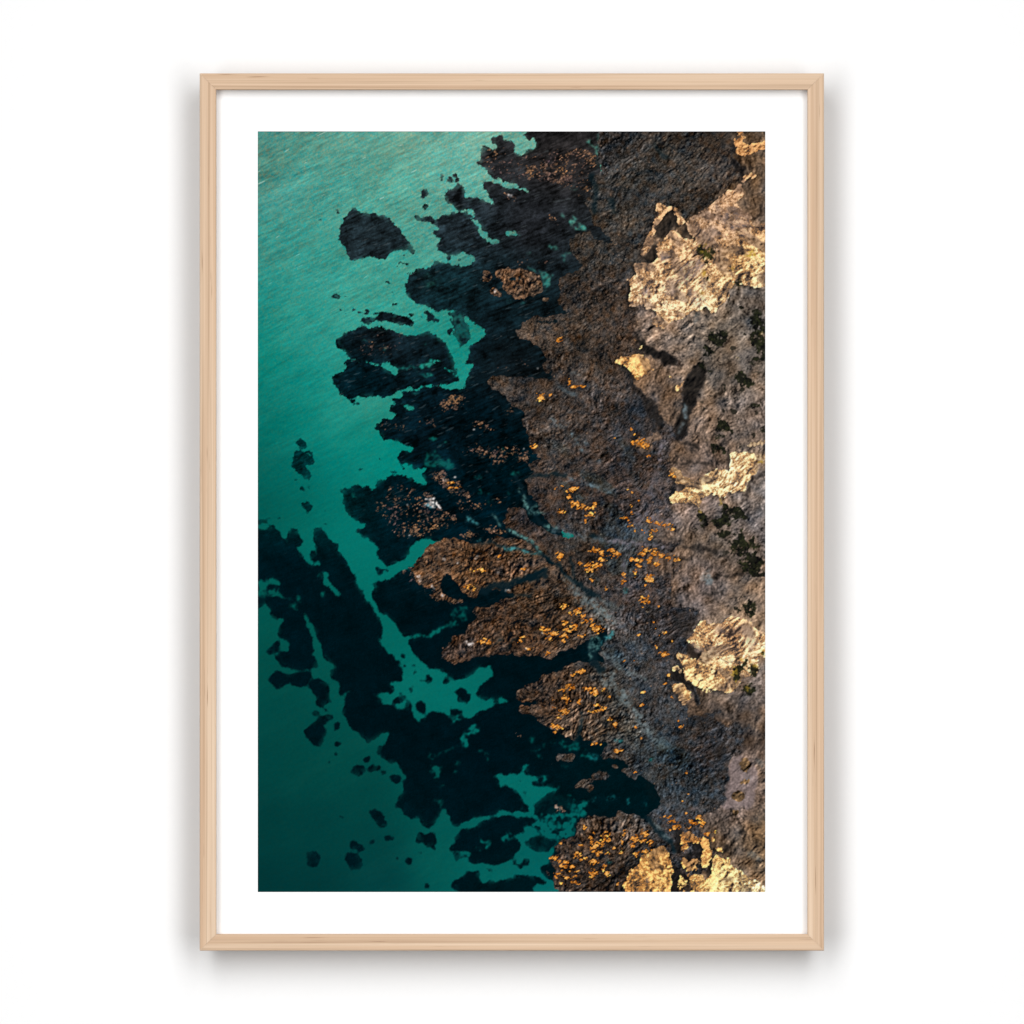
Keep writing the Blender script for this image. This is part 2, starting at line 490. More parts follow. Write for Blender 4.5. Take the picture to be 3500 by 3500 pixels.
blobs(dark, 'B1', '1200 690 20 9 1390 790 8 22 1850 740 12 12', 0.3)
blobs(dark, 'B1', '1380 960 40 24 1440 940 30 22', 0)
# middle mass C1 / B1 / C2
fill(dark, 'B1', '1580 1250 1640 1235 1750 1215 1860 1215 1932 1205 2250 1210 2500 1500 2500 2000 1932 2300 1870 2270 1830 2200 1800 2130 1880 2090 1740 2070 1650 2050 1560 2040 1540 1990 1580 1970 1540 1930 1650 1910 1720 1880 1620 1840 1530 1800 1430 1780 1360 1740 1320 1680 1280 1640 1330 1620 1360 1570 1420 1540 1500 1560 1470 1530 1530 1510 1490 1490 1440 1450 1450 1410 1520 1390 1480 1370 1530 1340 1600 1300')
fill(dark, 'B1', '1570 1380 1640 1378 1745 1440 1700 1452 1600 1402', 0)
fill(dark, 'B1', '1680 1250 1760 1235 1720 1260', 0.2)
fill(dark, 'C1', '1280 650 1360 610 1440 580 1560 565 1690 575 1720 620 1810 660 1932 700 2500 600 3000 900 3000 1500 1932 1270 1850 1262 1760 1290 1700 1335 1660 1430 1600 1480 1430 1555 1360 1490 1310 1420 1310 1370 1370 1335 1320 1340 1260 1290 1190 1260 1110 1200 1095 1160 1160 1150 1220 1100 1160 1080 1100 1080 1020 1010 960 900 920 830 930 780 885 735 960 690 1030 700 1070 650 1120 650 1170 680 1220 680 1260 740 1310 700')
blobs(dark, 'C1', '1070 790 14 30 1060 720 8 20', 0.15)
blobs(dark, 'C1', '1500 530 60 18 1600 488 28 9 1720 470 40 14 1180 1265 20 12 1120 505 28 14 1355 390 12 22')
fill(dark, 'C2', '0 330 120 330 290 420 330 500 250 500 100 480 0 470', 0.62)
blobs(dark, 'C2', '500 650 30 18 560 600 60 18 630 615 18 14 85 160 38 20 230 205 40 14 600 740 20 20 685 735 12 14 920 735 12 10 870 255 10 14 1000 530 50 20 710 870 18 18', 0.5)
blobs(dark, 'C1', '415 600 22 28 490 715 32 36 560 695 20 26')
fill(dark, 'C1', '405 180 460 155 530 190 550 230 510 285 450 260 410 220')
fill(dark, 'C1', '390 295 480 290 570 340 640 400 665 420 600 450 560 480 520 455 600 540 590 600 560 640 520 600 450 540 385 460 375 420 400 350')
fill(dark, 'C1', '530 290 580 290 640 310 620 335 560 320')
fill(dark, 'C1', '500 850 560 840 630 870 610 940 540 995 500 920 475 880')
blobs(dark, 'C1', '860 915 9 9 1063 1190 10 14 895 1230 9 9 1050 1470 12 9 1095 1615 14 10 1235 1725 9 9 1272 1765 9 10 1190 1815 16 8 910 1330 14 14 240 1040 28 16 445 1040 14 14 1210 405 8 6 1490 430 7 6 1350 1590 40 30 1420 1600 14 24 1340 1640 24 20 740 1100 34 14')
blobs(dark, 'C1', '760 950 16 12 640 720 7 7 1010 1330 8 8 1185 1740 12 12 1040 130 8 6 1215 305 10 5 1425 215 8 6', 0.55)
# lower left beds
fill(dark, 'C1', '-20 1040 60 1030 120 1015 140 1040 70 1100 -20 1125')
fill(dark, 'C1', '-20 1160 80 1160 120 1110 190 1110 240 1200 320 1290 330 1190 400 1135 460 1160 470 1230 520 1290 470 1340 430 1350 490 1430 530 1500 600 1560 690 1555 660 1700 720 1932 540 2080 490 2080 440 2020 380 2000 340 1900 260 1850 150 1790 60 1850 -20 1830')
fill(dark, 'C1', '580 1420 630 1410 672 1480 660 1530 620 1530 590 1480')
fill(dark, 'C1', '605 1170 640 1130 710 1125 740 1190 810 1260 890 1320 940 1420 990 1530 1060 1640 1120 1760 1180 1870 1220 1950 1300 2030 1340 2110 1370 2200 1395 2280 1350 2350 1340 2420 1400 2490 1480 2550 1540 2630 1590 2700 1600 2780 1590 2850 1520 2840 1460 2860 1500 2920 1420 2960 1330 2975 1240 2950 1150 2960 1020 2920 940 2990 900 2840 830 2790 790 2710 870 2680 800 2640 720 2540 690 2430 650 2300 600 2200 540 2080 560 1900 680 1700 690 1550 650 1400 625 1290')
fill(dark, 'C1', '715 1620 750 1620 805 1680 770 1700 800 1760 850 1810 920 1890 890 1905 840 1880 790 1800 720 1750 735 1690', 0)
blobs(dark, 'C1', '735 1860 30 45 740 2050 20 12', 0)
fill(dark, 'C1', '10 1720 60 1750 150 1690 230 1710 250 1760 120 1750 80 1790 130 1880 170 1930 100 1970 10 1990', 0.05)
fill(dark, 'C1', '0 1840 80 1830 240 1780 260 1840 120 1850 40 1900', 0.1)
blobs(dark, 'D1', '460 320 24 30 410 385 30 26 350 320 20 16', 0.3)
fill(dark, 'D1', '-20 400 20 440 90 380 100 330 60 290 -20 300')
fill(dark, 'D1', '80 290 120 250 250 260 340 310 380 410 450 440 500 470 420 560 310 520 280 480 260 520 210 550 150 520 130 480 180 430 130 370')
fill(dark, 'D1', '300 540 500 470 560 620 600 790 630 880 600 940 690 1060 600 1090 490 1085 330 1080 280 1050 200 1000 190 960 250 900 350 880 340 790 220 740 250 640')
fill(dark, 'D1', '90 900 140 830 200 765 250 790 240 870 180 940 130 960')
fill(dark, 'D1', '120 1190 170 1130 250 1105 330 1150 450 1110 600 1100 600 1180 550 1260 400 1300 340 1240 300 1270 250 1320 160 1270')
fill(dark, 'D1', '560 1270 610 1200 690 1165 780 1250 810 1340 840 1440 760 1480 690 1515 640 1490 650 1400 600 1350')
fill(dark, 'D1', '510 1750 590 1690 680 1600 840 1580 830 1640 730 1700 765 1780 720 1920 680 1945 590 1870 530 1800')
blobs(dark, 'D1', '650 1570 28 30 770 1540 40 22 870 1710 40 45 880 1900 36 42 930 1330 40 50')
blobs(dark, 'D1', '1600 940 32 32 1480 950 22 12 1560 1010 24 16 1620 1065 22 22 1710 1060 30 26 1800 1098 24 12 1740 1135 18 14 1690 1300 32 34 1570 1360 20 12 1660 1350 8 14 1710 1390 20 16 1427 775 9 12 1500 835 8 8 1500 975 12 16 1840 1215 60 20 1880 1170 26 34 1805 1495 64 62 1470 1345 34 26')
fill(dark, 'D1', '1450 1440 1540 1400 1600 1370 1635 1410 1590 1480 1470 1500')
# right bank of the channel
fill(dark, 'D1', '1250 270 1300 180 1340 120 1460 80 1530 30 2000 -200 2400 -100 2400 640 1932 660 1850 690 1740 710 1620 730 1560 680 1520 600 1450 530 1370 440 1290 340')
fill(dark, 'D1', '1640 800 1670 765 1740 745 1850 722 1932 700 2300 560 2500 900 2500 980 2200 1000 2100 1150 1932 1090 1820 1000 1740 940 1670 870')
fill(dark, 'D2', '20 690 180 620 300 560 330 440 440 400 480 440 420 540 300 620 200 640 120 690 0 735', 0.45)
fill(dark, 'D2', '0 1010 30 1050 100 1080 190 1110 260 1160 350 1200 450 1190 520 1150 620 1080 730 1045 900 1000 1500 850 1900 800 1900 700 800 500 0 720')
line(dark, 'D2', '-20 710 60 690 150 650 210 610', 0.1, 0)
fill(dark, 'D2', '-20 730 60 705 190 620 210 600 190 650 60 735', 0.1)
blobs(dark, 'D2', '300 560 40 30 330 460 60 16 440 510 40 14 1520 1030 30 24 1620 950 30 26', 0.55)
fill(dark, 'D2', '1300 900 1500 820 1760 860 1850 930 1700 1010 1450 1110 1350 1150 1120 1170 1000 1100 860 1110 800 1070 850 1010 1000 980')
fill(dark, 'D2', '590 1280 700 1205 800 1160 960 1150 1130 1160 1000 1220 900 1290 830 1330 860 1380 820 1430 760 1400 700 1440 600 1400')
fill(dark, 'D2', '320 1310 350 1290 430 1270 480 1300 500 1370 540 1390 520 1430 440 1440 380 1445 360 1400 385 1360')
blobs(dark, 'D2', '255 1215 40 30 350 1570 70 60 800 1455 18 18 920 1420 28 28 300 1490 26 12 640 1450 14 12 40 1220 28 40 80 1210 18 24 430 1500 14 8 545 1270 8 6')
# lower main mass
fill(dark, 'D1', '940 1520 980 1470 960 1400 1030 1330 1150 1270 1240 1340 1330 1390 1390 1400 1370 1450 1460 1500 1540 1530 1620 1500 1665 1430 1690 1480 1720 1580 1790 1680 1810 1760 1860 1800 1880 1850 1932 1880 1932 2000 1760 2000 1440 1860 1450 1780 1380 1790 1330 1830 1210 1880 1100 1810 1000 1690 930 1600')
fill(dark, 'D1', '1810 1640 1860 1570 1932 1550 2000 1570 2100 1600 2200 1660 2300 1650 2420 1560 2600 1500 2800 1450 2900 1500 3100 1700 3300 1800 3764 1900 3764 2500 1800 2300 1760 2000 1880 1800 1830 1780')
fill(dark, 'E1', '1440 220 1400 290 1340 320 1310 370 1390 450 1450 520 1540 500 1600 560 1640 640 1600 720 1620 820 1560 880 1510 960 1530 1020 1600 1010 1640 1090 1720 1130 1790 1100 1830 1180 1900 1230 1932 1210 2000 1090 2000 400 1900 100 1600 0')
fill(dark, 'E2', '-40 0 1300 0 1480 150 1700 280 1932 400 1932 900 1640 870 1450 870 1300 900 1210 960 1190 1080 1120 1050 960 1050 930 1010 780 1070 600 1090 440 1150 380 1230 310 1220 290 1090 200 1010 190 1050 130 1100 110 1190 60 1222 -40 1200')
fill(dark, 'E2', '100 1240 130 1110 190 1030 210 1010 280 1090 300 1240', 0)
blobs(dark, 'E2', '140 930 60 30 180 980 12 60', 0.55)
fill(dark, 'E2', '730 670 840 630 900 650 1000 630 1060 620 1120 530 1165 500 1130 570 1100 620 1150 660 1260 640 1370 630 1350 690 1270 712 1180 712 1180 750 1300 760 1390 790 1480 770 1430 850 1350 860 1250 920 1210 960 1205 1100 1170 1100 1150 980 1090 940 1050 860 980 800 900 770 820 770 860 710 820 680', 0)
blobs(dark, 'E2', '1045 705 12 10 970 665 16 10 1270 680 44 20 1200 700 16 10 1110 880 20 12 895 755 10 10 1410 800 14 12 1080 830 22 16')
fill(dark, 'E2', '500 100 550 75 605 150 570 195 520 180 470 195 525 290 490 335 400 300 460 280 440 190', 0.1)
blobs(dark, 'E2', '430 235 30 24 620 385 30 14', 0.25)
fill(dark, 'E2', '250 -10 340 -40 420 -30 330 60', 0.2)
line(dark, 'E2', '470 270 330 340 230 385 80 440', 3.0, 0); fill(dark, 'E2', '400 290 330 350 220 395 70 450 80 430 230 375 320 330', 0.55)
fill(dark, 'E2', '80 610 100 540 190 540 160 660 90 650', 0.12)
blobs(dark, 'E2', '350 505 44 22 90 440 30 40 345 610 18 14 150 695 50 12 190 750 20 24 675 430 16 30', 0.5)
fill(dark, 'E2', '1150 350 1250 335 1345 300 1300 370 1210 378', 0.5)
fill(dark, 'E2', '1500 270 1600 300 1680 255 1745 340 1700 360 1640 350 1540 312', 0.45)
fill(dark, 'E2', '1780 360 1830 420 1885 445 1825 485 1790 435 1725 465 1750 420', 0.45)
blobs(dark, 'E2', '1190 240 30 25 1550 550 36 18 1280 440 18 30 1420 280 30 20', 0.55)
fill(dark, 'E2', '1300 640 1380 630 1360 680 1310 690', 0.3)
# islands of weed at the bottom
fill(dark, 'E2', '330 1330 430 1240 570 1200 620 1130 780 1090 940 1060 1030 1110 1160 1090 1210 1140 1180 1200 1080 1190 1100 1250 1020 1290 900 1310 870 1370 1040 1350 1060 1420 1030 1480 930 1560 860 1610 780 1640 640 1620 530 1640 460 1590 530 1520 430 1460 370 1480 340 1420')
fill(dark, 'E2', '595 1320 660 1345 710 1335 705 1410 640 1440 590 1480 560 1432 640 1410 660 1380 600 1370', 0.25)
fill(dark, 'E2', '860 1310 940 1290 940 1230 1010 1305 940 1350 880 1372', 0.15)
fill(dark, 'E2', '290 1830 340 1780 460 1740 500 1700 600 1700 612 1800 640 1830 720 1780 800 1810 920 1770 1000 1770 1020 1720 1200 1750 1300 1780 1370 1850 1180 1860 1230 1950 400 1950 310 1880')
blobs(dark, 'E2', '710 1690 40 20 320 1450 40 38 365 1550 34 60 440 1535 30 28 1130 1610 44 46 1070 1645 30 20 255 1275 14 14 1000 1590 30 40 30 1865 26 30')
fill(dark, 'E2', '0 1350 70 1270 130 1270 150 1380 130 1450 60 1440 10 1400')
fill(dark, 'E2', '1110 1385 1180 1330 1260 1300 1400 1330 1440 1400 1350 1500 1200 1470', 0.85)
fill(dark, 'E2', '1210 960 1300 900 1450 870 1640 880 1640 990 1600 1060 1400 1060 1250 1120 1195 1080', 0.9)
fill(dark, 'E2', '1240 1120 1380 1080 1600 1060 1640 1000 1720 960 1830 920 1810 1000 1710 1030 1680 1190 1620 1290 1480 1330 1420 1390 1380 1330 1300 1290 1180 1190', 0.1)
blobs(dark, 'E2', '1640 960 60 40', 0.5)
fill(dark, 'E2', '1280 1640 1380 1560 1420 1450 1500 1330 1640 1290 1700 1110 1932 1000 1932 1932 1600 1932 1480 1850 1300 1740')
fill(dark, 'E2', '1260 1290 1340 1280 1300 1320', 0.3)
blobs(dark, 'E1', '1110 585 84 58 1200 465 38 34 1285 560 74 38 1390 610 28 28 1520 665 72 64 1450 1330 48 24 1265 1370 28 22 1790 1330 58 52 1055 1400 54 48 1140 1445 54 38 610 1560 76 92 1670 1580 36 42 1550 1565 18 18 1640 1490 15 12 1860 1865 26 28 870 405 20 22 805 500 13 40 1228 1545 20 10 1555 1145 18 18 1900 1360 70 80 1485 575 9 14')
blobs(dark, 'E1', '920 1100 30 16 1780 1500 14 26 1285 1665 12 8', 0.6)
fill(dark, 'E1', '1220 1040 1290 995 1370 1030 1410 1110 1425 1190 1360 1240 1310 1190 1300 1140 1240 1110')
fill(dark, 'E1', '945 1555 1000 1480 1090 1490 1150 1540 1170 1640 1040 1680 1000 1610')

fill(dark, 'C2', '0 700 60 690 40 600 0 560 60 510 400 500 620 640 560 760 300 800 0 760')
fill(dark, 'A3', '-60 900 120 1000 320 1260 200 1320 -80 1200')
fill(dark, 'F', '1110 1090 1165 1090 1170 1220 1120 1225')
deep = smooth(yy / PH - 0.25 * xx / PW, 0.30, 0.62)      # deeper water blurs the beds
whole = (dark > 0.06).astype(np.float32)
thin = np.where((dark > 0.06) & (dark < 0.99), 1 - dark, 0).astype(np.float32)
ww = warp(whole, WX, WY)
en = 0.5 * noise(1.0) + 0.35 * noise(1.9) + 0.25 * rng.standard_normal((PH, PW))
b1 = blur(ww, 1.7)
dk_sharp = smooth(b1 + 0.30 * en * np.exp(-((b1 - 0.45) / 0.30) ** 2), 0.28, 0.78)
b2 = blur(ww, 2.0)
dk_soft = smooth(b2 + 0.12 * en * np.exp(-((b2 - 0.45) / 0.30) ** 2), 0.22, 0.85)
dk = dk_sharp * (1 - deep) + dk_soft * deep
inner = blur(ww, 5.5)                                                # thinner weed towards the margins of a bed
thinm = smooth(0.93 - inner, 0.0, 0.45) * smooth(noise(5) + 0.6 * noise(1.6), -0.2, 1.6)
dk = dk * (1 - 0.42 * thinm)
thin = blur(warp(thin, WX * 1.3, WY * 1.3), 1.1)
dk = dk * (1 - np.clip(thin * np.clip(0.85 + 0.45 * noise(1.6) + 0.25 * noise(3.5), 0.1, 1.5), 0, 0.95))
darkcol = field('''
 700 450 30 41 46  900 300 44 44 46  1050 300 40 37 37  1000 420 34 36 40  880 430 34 44 50  850 550 16 42 48  950 560 14 30 36
 900 640 12 26 32  730 650 18 28 34  700 710 2 26 34  960 690 14 22 26  800 790 5 22 30  900 800 2 20 28  800 950 0 22 30
 570 870 0 46 48  580 950 0 40 42  950 870 0 20 27  900 950 0 20 28  550 1080 0 22 30  650 1150 0 21 28  550 1220 0 23 31
 700 1330 0 20 27  850 1180 0 19 26  1000 1230 0 20 27  800 1420 0 20 27  900 1420 0 20 28  1150 1490 0 24 30  900 1560 0 22 30
 600 1610 0 27 34  700 1540 0 26 33  950 1660 0 24 30''', 3)
streak = 0.8 * noise(7, 0.9, 22) + 0.6 * noise(2.0, 0.8, 20)
clump = warp(fbm(6, 4, 0.75), WX, WY)
dtex = 1 + (0.15 * (1 - deep) + 0.03) * streak + (0.16 * (1 - deep) + 0.07) * clump + 0.08 * rng.standard_normal((PH, PW))
dc = darkcol * 0.88 * np.clip(dtex, 0.3, 2)[..., None]
gsl = smooth(noise(3.2, 0.7, 20), 1.5, 2.7) * (1 - deep)
dc = mixc(dc, (84, 92, 94), 0.35 * gsl)
img = mixc(img, dc, dk)

# ---- brown flecks on weed that nearly breaks the surface
fl = Z0()
for t_, s_, v_ in (
    ('A2', '650 260 800 190 1000 260 1120 300 1400 230 1700 200 1900 300 1932 500 1850 700 1700 760 1500 640 1200 560 1000 560 800 500 660 400', 0.5),
    ('A2', '1130 420 1300 380 1600 440 1650 560 1500 640 1300 560 1130 560', 0.85), ('A2', '1580 250 1800 220 1900 320 1860 400 1650 330', 1.0),
    ('A2', '820 360 900 290 1050 350 1050 430 900 440', 0.75), ('A2', '860 700 930 690 1020 730 980 800 900 770', 0.85),
    ('A2', '1330 940 1400 950 1480 1030 1460 1060 1380 1020', 1.1), ('A2', '1280 1460 1360 1450 1360 1490 1290 1490', 1.2), ('A2', '1010 1430 1100 1400 1160 1480 1050 1510', 0.6),
    ('B1', '1300 1620 1450 1590 1640 1640 1600 1670 1400 1670', 0.7), ('B1', '1650 1550 1932 1560 1932 1640 1750 1620', 0.6), ('B1', '950 640 1600 600 1700 700 1400 880 1150 860', 0.3),
    ('B2', '640 950 780 950 900 1000 950 1060 800 1010', 0.8), ('B2', '150 1370 300 1300 480 1320 430 1440 300 1490 190 1450', 1.1),
    ('B2', '500 1600 640 1580 790 1690 770 1710 600 1660', 0.8), ('B2', '440 1880 560 1850 760 1870 900 1850 1100 1880 1140 1932 440 1932', 0.8), ('B2', '860 1460 960 1420 980 1480 880 1480', 0.9),
    ('B2', '990 900 1180 930 1060 990', 0.5), ('B2', '1080 1060 1180 1070 1160 1130', 0.6),
    ('C2', '440 280 600 240 880 300 920 420 840 450 700 400 500 300', 0.85), ('C2', '950 300 1180 300 1200 400 1080 440', 0.8),
    ('C2', '60 520 200 510 330 600 470 720 540 800 440 800 300 740 120 620', 1.15), ('C2', '360 830 560 800 690 860 640 940 400 960', 0.75), ('C2', '750 810 850 830 820 890', 0.8), ('C2', '940 600 1020 600 1000 640', 0.9),
    ('C2', '0 960 180 940 350 990 370 1060 260 1150 120 1140 0 1040', 1.0), ('C2', '0 1160 130 1170 100 1220 0 1220', 0.9),
    ('C2', '370 1200 480 1170 590 1230 560 1290 420 1260', 1.0), ('C2', '570 1130 740 1100 930 1190 900 1220 700 1200', 1.05),
    ('C1', '1440 700 1600 660 1932 760 1932 1200 1700 1260 1560 1260 1500 1180 1400 1050 1300 960', 0.62),
    ('C1', '1640 760 1932 760 1932 960 1800 940', 0.9), ('C1', '1500 1150 1800 1080 1932 1150 1750 1260', 0.95),
    ('C1', '1560 1600 1800 1450 1932 1400 1932 1800 1700 1760', 0.8), ('D2', '40 270 180 250 300 310 430 330 410 370 250 340 60 310', 1.1), ('D1', '1700 150 1932 130 1932 300', 0.6),
    ('D2', '170 900 300 740 500 740 560 900 480 980 330 1040 200 960', 0.72), ('D2', '580 990 620 1000 600 1015', 1.3),
    ('E2', '990 200 1040 170 1080 200 1050 240', 1.4), ('E2', '1060 140 1100 140 1080 165', 1.2), ('E2', '1255 285 1325 285 1300 315', 1.3),
    ('E2', '1420 990 1470 970 1560 990 1550 1040 1430 1030', 1.2), ('E2', '1370 540 1410 535 1400 560', 1.3)):
    fill(fl, t_, s_, v_)
fl = blur(warp(fl, WX, WY), 2.0)
fn = 0.75 * noise(1.5, 0.75, 35) + 0.65 * noise(1.3, 0.7, -30) + 0.30 * rng.standard_normal((PH, PW)) + 0.30 * noise(4)
flk = smooth(fn + 2.1 * fl - 1.45, 0.0, 1.7)
hue = noise(5)
fc = np.stack([0.43 + 0.05 * hue, 0.325 + 0.03 * hue, 0.26 + 0.0 * hue], -1) * (1 + 0.30 * noise(0.7))[..., None]
img = mixc(img, np.clip(fc, 0, 1), flk * np.clip(fl * 2.2, 0, 1) * 0.85)

# ---- relief helpers for the rock
SWX, SWY = 3.0 * noise(22) + 1.0 * noise(7), 3.0 * noise(22) + 1.0 * noise(7)   # strata bend a little
VAR = smooth(noise(16) + 0.6 * noise(6), -1.4, 1.4)                              # calm and rough patches
MIXA = smooth(noise(24) + 0.5 * noise(9), -0.7, 0.7)                             # where which bedding direction shows
def grit(sc, ang, aspect=1.5):
    """broken, gritty light and dark of rough rock lit from one side"""
    tot = 0
    for k, a in ((1.0, 1.0), (1.9, 0.75), (3.8, 0.5)):
        ea = 0
        for an, w_ in ((ang, MIXA), (ang + 70, 1 - MIXA)):
            n = noise(sc * k * aspect, sc * k, an)
            d = np.gradient(n, axis=1) * 0.8 + np.gradient(n, axis=0) * 0.6
            ea = ea + w_ * d / d.std()
        tot = tot + a * ea
    tot = warp(tot, SWX, SWY) + 0.35 * noise(0.7)
    tot = tot / tot.std()
    return np.sign(tot) * np.abs(tot) ** 1.25

# ---- exposed shore platform and fingers of rock
plat = Z0()
fill(plat, 'F', '1128 246 1128 300 1140 340 1115 360 1110 395 1120 430 1080 445 1075 470 1100 500 1065 520 1060 560 1070 590 1020 600 980 620 1010 650 1040 690 1040 715 985 712 920 712 945 740 985 770 1000 800 995 835 1020 865 1015 890 990 905 1000 935 1040 990 1100 1020 1110 1060 1140 1110 1150 1190 1130 1235 1190 1300 1225 1380 1180 1440 1235 1480 1245 1515 1215 1545 1250 1590 1280 1690 1450 1690 1450 246')
fill(plat, 'B2', '1000 550 1090 530 1110 460 1230 430 1400 440 1430 400 1640 420 1932 500 1932 1000 1340 1040 1290 940 1330 900 1440 900 1470 830 1290 800 1270 700 1200 640 1140 690 1040 640')
fill(plat, 'B2', '1230 480 1480 470 1500 500 1200 520', 0.2)
fill(plat, 'B2', '690 1110 860 1080 1040 1130 1190 1160 1300 1175 1420 1150 1932 1200 1932 1932 1260 1932 1160 1840 1130 1680 1060 1570 1160 1500 1080 1470 950 1390 930 1330 840 1250 720 1190')
fill(plat, 'A2', '1600 1280 1620 1210 1740 1150 1932 1230 2200 1400 2200 1932 1480 1932 1540 1830 1490 1750 1500 1680 1700 1620 1740 1500 1740 1440 1690 1340')
fill(plat, 'B2', '1490 60 1480 260 1520 340 1620 400 1932 420 1932 0 1490 0')
fill(plat, 'A2', '1760 830 1800 760 1850 650 1880 500 2150 420 2150 1350 1932 1080 1880 1000 1830 900')
fill(plat, 'A3', '0 1040 60 1080 200 1180 260 1250 170 1260 0 1200', 0.15)
fill(plat, 'C2', '1080 0 1130 120 1170 190 1200 300 1330 390 1240 400 1150 430 1180 500 1260 550 1180 590 1130 620 1200 720 1330 850 1350 960 1440 1040 1600 1100 1932 1200 1932 0')
# rock between the channels in the middle
fill(plat, 'C2', '900 930 1040 910 1110 960 1180 1060 1300 1130 1500 1240 1932 1260 1932 1932 1640 1740 1460 1540 1290 1420 1170 1320 940 1160 900 1080')
# finger rocks
fill(plat, 'C2', '150 1270 350 1255 450 1290 540 1330 700 1270 850 1230 960 1250 1150 1320 1290 1420 1400 1560 1200 1660 1000 1740 880 1800 740 1830 620 1850 560 1905 500 1900 400 1830 340 1740 250 1640 180 1560 60 1520 0 1400 60 1340')
fill(plat, 'C1', '1690 1560 1760 1500 1840 1400 1932 1330 2000 1340 2100 1600 2000 1900 1900 1830 1760 1760 1700 1660', 0.85)
fill(plat, 'D2', '40 290 100 260 180 250 300 310 440 330 410 370 250 345 120 320', 0.8)
fill(plat, 'D2', '200 900 300 760 430 690 500 580 600 520 500 460 560 410 720 400 860 320 1000 290 900 210 1000 170 1180 100 1300 20 1400 -60 1600 -100 1932 250 1932 600 1900 720 1700 830 1500 890 1420 950 1330 980 1250 930 1080 960 1000 940 900 930 800 960 600 940 480 990 330 1040 230 970')
fill(plat, 'D2', '1010 1350 1100 1280 1220 1220 1330 1150 1440 1130 1560 1060 1720 990 1850 1010 1932 1060 2100 1400 2100 1800 1932 1900 1760 1880 1720 1800 1650 1880 1560 1840 1430 1780 1340 1700 1280 1650 1150 1600 1060 1580 1030 1520 1180 1480 1340 1470 1200 1440 1060 1450 1000 1410')
fill(plat, 'E2', '1430 450 1470 410 1560 385 1645 400 1640 480 1560 495 1470 495')
fill(plat, 'E2', '1650 770 1690 710 1850 690 1850 720 1780 770 1700 780'); blobs(plat, 'E2', '1830 780 30 30')
fill(plat, 'E3', '100 450 140 350 200 310 330 290 440 330 420 390 300 440 180 460'); fill(plat, 'E3', '0 640 100 580 250 650 150 710 20 700', 0.8); blobs(plat, 'E3', '270 530 45 22')
fill(plat, 'E3', '340 590 520 520 700 560 560 640 420 660')
fill(plat, 'E2', '1340 1690 1380 1680 1380 1740 1350 1750'); fill(plat, 'E2', '1370 1540 1450 1500 1440 1400 1500 1340 1640 1300 1700 1150 1800 1090 1870 1070 1932 1090 2300 1150 2300 1950 1510 1950 1400 1800 1460 1700 1400 1620')
fill(plat, 'E3', '0 1080 130 1090 260 1130 280 1040 360 1030 460 1070 560 1110 640 1130 760 1300 900 1480 950 1600 950 1932 0 1932')
fill(plat, 'A2', '640 1680 660 1550 720 1560 750 1640 700 1700'); fill(plat, 'A2', '790 1570 900 1530 1060 1550 1230 1600 1290 1670 1310 1790 1200 1840 1100 1870 990 1860 850 1770 860 1700 800 1640'); fill(plat, 'A2', '700 1770 760 1740 850 1840 840 1870 760 1820')
fill(plat, 'A2', '870 1700 940 1650 1100 1620 1180 1640 1000 1670', 0.2); fill(plat, 'A2', '1295 1890 1340 1850 1390 1910 1310 1910')
fill(plat, 'B2', '1290 240 1330 220 1390 290 1310 280')
fill(plat, 'F', '1090 1080 1165 1080 1175 1205 1150 1215 1140 1190 1100 1130')
fill(plat, 'F', '1095 1258 1125 1246 1160 1250 1195 1300 1235 1390 1205 1440 1150 1425 1120 1330')
pb = blur(warp(plat, WX, WY), 1.6)
pm = smooth(pb + 0.16 * noise(1.2) * np.exp(-((pb - 0.5) / 0.3) ** 2) + 0.14 * noise(3) * np.exp(-((pb - 0.5) / 0.3) ** 2), 0.3, 0.7)
platcol = field('''
 1150 270 56 54 54  1200 320 60 56 52  1280 300 52 48 44  1350 300 56 48 42  1180 380 56 53 50  1150 420 60 55 50  1200 430 52 48 44  1120 480 60 54 48
 1150 540 60 52 47  1120 600 62 53 46  1160 680 64 54 47  1100 680 60 52 46  1000 620 74 63 54  1190 620 58 48 42  950 720 62 54 48  1000 760 58 50 45
 1080 740 64 56 51  1160 760 62 56 54  1200 790 46 48 52  1050 820 58 52 48  1100 860 62 54 50  1180 860 58 50 48  1060 880 68 56 48  1050 930 62 51 45
 1120 950 56 44 38  1200 930 64 56 54  1180 1000 62 58 60  1020 980 48 42 42  1080 1010 50 54 56  960 1020 54 44 38  1080 1060 60 46 36  1150 1080 56 44 36
 850 1060 74 57 45  900 1090 76 56 40  980 1060 64 50 42  1000 1130 68 56 48  930 1170 68 53 44  1050 1160 58 45 36  1000 1210 56 43 35  1100 1120 76 70 68  1140 1170 82 78 78
 880 1210 56 46 42  960 530 84 66 54  1180 1100 62 56 56  1220 1060 60 52 48  1230 1150 64 58 58  1200 1230 56 60 64  1160 1260 58 60 60  1260 1230 56 54 56  1080 1280 60 50 44
 1040 1320 64 52 46  1110 1340 52 42 36  1080 1390 60 52 48  1180 1330 62 62 62  1250 1330 52 52 54  1200 1400 58 62 64  1260 1430 46 52 56  1320 1420 48 46 48  1300 1500 44 50 54  1230 1500 46 54 58
 1150 1440 52 46 42  1090 1430 76 68 60  1250 1550 50 50 54  1330 1560 58 52 50  1120 1590 56 46 40  1180 1570 62 54 50  1060 1650 50 42 38  1150 1660 44 40 40  1250 1620 56 54 56''', 3)
ra = grit(0.8, 30, 1.4)
rb = grit(2.0, -25, 1.8)
tone = warp(fbm(9, 5, 0.75, 1.6, 28), SWX, SWY)
grain = noise(0.75)
fingers = Z0()
